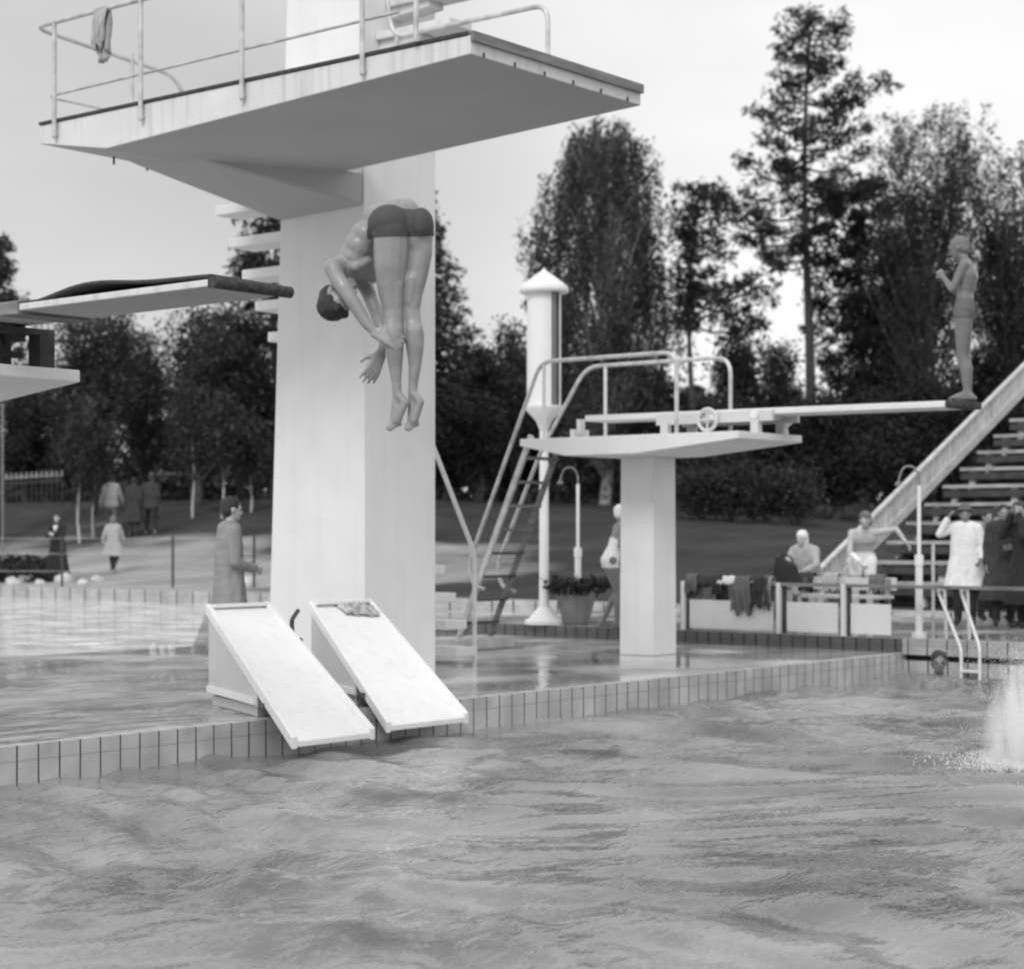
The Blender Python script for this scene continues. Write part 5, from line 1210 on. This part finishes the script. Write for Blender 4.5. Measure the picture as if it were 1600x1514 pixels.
# feet: soles towards the camera, toes pointing down
def foot(ax, ay, hx, hy, tx, ty, d0):
    Q = [c_(ax,ay,d0,26,hx,hy,d0-0.012,25), c_(hx,hy,d0-0.012,24,(hx*0.35+tx*0.65),(hy*0.35+ty*0.65),d0-0.005,27), c_(ax,ay,d0+0.01,26,(hx*0.2+tx*0.8)-4,(hy*0.3+ty*0.7),d0+0.01,26)]
    bx, by = hx*0.25+tx*0.75, hy*0.25+ty*0.75
    for i in range(5):
        o = (i-2)*15; Q.append(c_(bx+o,by+abs(i-1)*2,d0,15-i*0.8, tx+o*0.85, ty-abs(i-1.2)*9, d0-0.006, 11.5-i*0.7))
    return Q
P += foot(505,1205,552,1258,478,1415,0.0); P += foot(592,1200,636,1252,580,1415,0.02)
# torso folded forward, behind and to the left of the thighs
P += [c_(450,190,0.12,96,540,165,0.13,88), c_(395,212,0.13,102,480,180,0.17,92), c_(325,300,0.12,96,400,290,0.22,92), c_(285,360,0.12,94,360,370,0.26,94), c_(255,420,0.13,92,330,430,0.28,92), c_(225,470,0.13,80,305,480,0.29,84), c_(190,500,0.12,66,290,515,0.29,70)]
P += [c_(262,485,0.075,34,330,450,0.09,30), c_(170,480,0.09,62,150,500,0.06,54)]
P += [c_(190,520,0.16,48,180,620,0.14,46)]                                                        # neck
hp, q, R = head(D(170,650,0.12), (0.78,-0.56,0.02), (-0.34,-0.25,-0.90), 0.93); P += hp
# near arm
P += chain((140,492,0.04,53),(165,550,0.02,47),(205,610,0.0,45),(250,680,-0.01,42),(290,740,-0.015,40),(335,815,-0.025,33),(375,862,-0.035,23))
w = D(378,866,-0.04); P += [p for p in hand(w, (0.92,-0.10,-0.38), (0.1,-1.0,0.15), (0.25,0.0,0.97), 0.98, 0.22, 0.0088)]
# far arm
P += chain((290,530,0.28,50),(330,620,0.24,42),(370,720,0.19,39),(405,810,0.13,36),(425,900,0.10,30),(412,965,0.09,23))
P += hand(D(408,975,0.09), (-0.42,-0.12,-0.9), (0.3,-0.9,-0.2), (-0.85,0.1,0.5), 1.02, 0.35, 0.0088)
bd = part(dv, 'body', P, M['skin'], 0.0050, 14)
part(dv, 'hair', [('e', q(-0.030,0,0.042), (0.088,0.078,0.082), R), ('e', q(-0.062,0,0.0), (0.052,0.070,0.07), R), ('c', q(0.035,0.03,0.085), 0.026, q(0.035,-0.03,0.085), 0.026)], M['hair'], 0.006, 3)
eyes(dv, q)
shell(bd, dv, 'swim_trunks', M['trunks'], [(D(500,150,0.035), Vector((-0.15,0.78,0.6)).normalized()), (D(475,326,0), Vector((0.03,0.10,-1)).normalized()), (D(338,300,0.05), Vector((-0.9,0.42,0)).normalized())], 0.0055)

# ------------------------------------------------------------------ splash
sp = gz(1612, 1195, WZ); r = np.random.RandomState(17)
spo = thing('water_splash', 'white burst of spray thrown up at the right picture edge', 'splash', sp)
mb = MB()
V=[];Fs=[]
def drop(c, s):
    k = len(V); c = np.array(c)
    for a in ((1,0,0),(-1,0,0),(0,1,0),(0,-1,0),(0,0,1.5),(0,0,-1.5)): V.append(tuple(c+np.array(a)*s))
    for f in ((0,2,4),(2,1,4),(1,3,4),(3,0,4),(2,0,5),(1,2,5),(3,1,5),(0,3,5)): Fs.append(tuple(i+k for i in f))
jets = [(r.normal(0,0.15), r.normal(0,0.15), r.uniform(0.3,0.95)) for _ in range(70)]
for (jx, jy, jh) in jets:
    for i in range(170):
        t = r.uniform(0,1); rad = r.normal(0,0.02+0.06*t,3); p_ = (sp.x+jx*(0.4+0.9*t)+rad[0], sp.y+jy*(0.4+0.9*t)+rad[1], WZ+jh*(2*t-t*t)*0.95*abs(1-abs(jx)*0.8)+rad[2]*0.8); drop(p_, r.uniform(0.001,0.003)*(1.2-t*0.4))
mb.v = V; mb.f = Fs
spray = mat('white_spray', 0.8, 0.4, 0.0, transl=0.5)
mb.build('spray', spray, spo, True)
mist = bpy.data.materials.new('fine_spray_mist'); mist.use_nodes = True; nt = mist.node_tree; nt.nodes.remove(nt.nodes['Principled BSDF'])
pv = nt.nodes.new('ShaderNodeVolumePrincipled'); pv.inputs['Color'].default_value = g(0.97); pv.inputs['Anisotropy'].default_value = 0.0
tc = nt.nodes.new('ShaderNodeTexCoord'); mp = nt.nodes.new('ShaderNodeMapping'); mp.inputs['Scale'].default_value = (1,1,0.22); nt.links.new(tc.outputs['Object'], mp.inputs['Vector'])
nz = nt.nodes.new('ShaderNodeTexNoise'); nz.inputs['Scale'].default_value = 11; nz.inputs['Detail'].default_value = 4; nt.links.new(mp.outputs[0], nz.inputs['Vector'])
r1 = nt.nodes.new('ShaderNodeMapRange'); r1.inputs['From Min'].default_value = 0.46; r1.inputs['From Max'].default_value = 0.68; r1.inputs['To Min'].default_value = 0; r1.inputs['To Max'].default_value = 48; nt.links.new(nz.outputs['Fac'], r1.inputs['Value'])
gr = nt.nodes.new('ShaderNodeTexGradient'); gr.gradient_type = 'SPHERICAL'; mp2 = nt.nodes.new('ShaderNodeMapping'); mp2.inputs['Scale'].default_value = (2.6,2.6,1.2); nt.links.new(tc.outputs['Object'], mp2.inputs['Vector']); nt.links.new(mp2.outputs[0], gr.inputs['Vector'])
mu = nt.nodes.new('ShaderNodeMath'); mu.operation = 'MULTIPLY'; nt.links.new(r1.outputs[0], mu.inputs[0]); nt.links.new(gr.outputs['Fac'], mu.inputs[1]); nt.links.new(mu.outputs[0], pv.inputs['Density']); nt.links.new(pv.outputs[0], nt.nodes['Material Output'].inputs['Volume'])
mb = MB(); ellip(mb, (sp.x, sp.y, WZ+0.2), (0.38,0.38,0.64)); mb.build('mist', mist, spo)
V=[];Fs=[]
for i in range(9000):
    a = r.uniform(0,2*pi); rad = abs(r.normal(0,0.3)); c = (sp.x+rad*cos(a), sp.y+rad*sin(a), WZ+r.uniform(0,0.05)); drop(c, r.uniform(0.0015,0.005))
mb = MB(); mb.v=V; mb.f=Fs; mb.build('foam', spray, spo, True)

# ------------------------------------------------------------------ camera, light, world
cam = bpy.data.cameras.new('camera'); co = bpy.data.objects.new('camera', cam); COL.objects.link(co); scene.camera = co
co.location = (0,0,CZ); co.rotation_euler = (radians(90), 0, A-pi/2)
cam.sensor_width = 36; cam.sensor_fit = 'HORIZONTAL'; cam.lens = 36*F/1600; cam.shift_y = (HZ-757)/1600; cam.clip_end = 2000; cam.clip_start = 0.1
cam.dof.use_dof = True; cam.dof.focus_distance = 11.0; cam.dof.aperture_fstop = 2.5

sun_az = radians(200)      # from behind the camera, to its left
sun_el = radians(42)
sd = bpy.data.lights.new('sun', 'SUN'); sd.energy = 1.5; sd.angle = radians(18); sd.color = (1,1,1)
so = bpy.data.objects.new('sun', sd); COL.objects.link(so)
sdir = Vector((cos(sun_az)*cos(sun_el), sin(sun_az)*cos(sun_el), sin(sun_el))); so.rotation_euler = sdir.to_track_quat('Z','Y').to_euler()
w = bpy.data.worlds.new('World'); scene.world = w; w.use_nodes = True; nt = w.node_tree; N = nt.nodes; L = nt.links
bg = N['Background']; sky = N.new('ShaderNodeTexSky'); sky.sky_type = 'NISHITA'; sky.sun_disc = False; sky.sun_elevation = sun_el; sky.sun_rotation = pi/2-sun_az
bw = N.new('ShaderNodeRGBToBW'); L.new(sky.outputs[0], bw.inputs[0])
tc = N.new('ShaderNodeTexCoord'); mp = N.new('ShaderNodeMapping'); mp.inputs['Scale'].default_value = (1.2,1.2,3.0); L.new(tc.outputs['Generated'], mp.inputs['Vector'])
nz = N.new('ShaderNodeTexNoise'); nz.inputs['Scale'].default_value = 1.6; nz.inputs['Detail'].default_value = 5; nz.inputs['Roughness'].default_value = 0.5; L.new(mp.outputs[0], nz.inputs['Vector'])
mr = N.new('ShaderNodeMapRange'); mr.inputs['From Min'].default_value = 0.33; mr.inputs['From Max'].default_value = 0.67; mr.inputs['To Min'].default_value = 6.2; mr.inputs['To Max'].default_value = 8.4; L.new(nz.outputs['Fac'], mr.inputs['Value'])
# brighter cloud in front-right, duller to the left (direction in the sky, not in the picture)
dt = N.new('ShaderNodeVectorMath'); dt.operation = 'DOT_PRODUCT'; L.new(tc.outputs['Generated'], dt.inputs[0]); dt.inputs[1].default_value = tuple(Vector((*W(-0.24, 1.0)[:2], 0.13)).normalized())
mr2 = N.new('ShaderNodeMapRange'); mr2.inputs['From Min'].default_value = 0.945; mr2.inputs['From Max'].default_value = 1.0; mr2.inputs['To Min'].default_value = 1.17; mr2.inputs['To Max'].default_value = 0.74; mr2.interpolation_type = 'SMOOTHSTEP'; mr2.clamp = True; L.new(dt.outputs['Value'], mr2.inputs['Value'])
mu = N.new('ShaderNodeMath'); mu.operation = 'MULTIPLY'; L.new(mr.outputs[0], mu.inputs[0]); L.new(mr2.outputs[0], mu.inputs[1])
mx = N.new('ShaderNodeMix'); mx.data_type = 'FLOAT'; mx.inputs[0].default_value = 0.88; L.new(bw.outputs[0], mx.inputs[2]); L.new(mu.outputs[0], mx.inputs[3])
cb = N.new('ShaderNodeCombineColor'); [L.new(mx.outputs[0], cb.inputs[i]) for i in range(3)]
L.new(cb.outputs[0], bg.inputs['Color']); bg.inputs['Strength'].default_value = 0.11
scene.view_settings.view_transform = 'Standard'; scene.view_settings.look = 'None'; scene.view_settings.exposure = 0.2; scene.view_settings.gamma = 1
scene.cycles.filter_width = 2.2; scene.cycles.max_bounces = 10; scene.cycles.volume_bounces = 8; scene.cycles.glossy_bounces = 3; scene.cycles.transmission_bounces = 3; scene.cycles.diffuse_bounces = 3; scene.cycles.transparent_max_bounces = 4
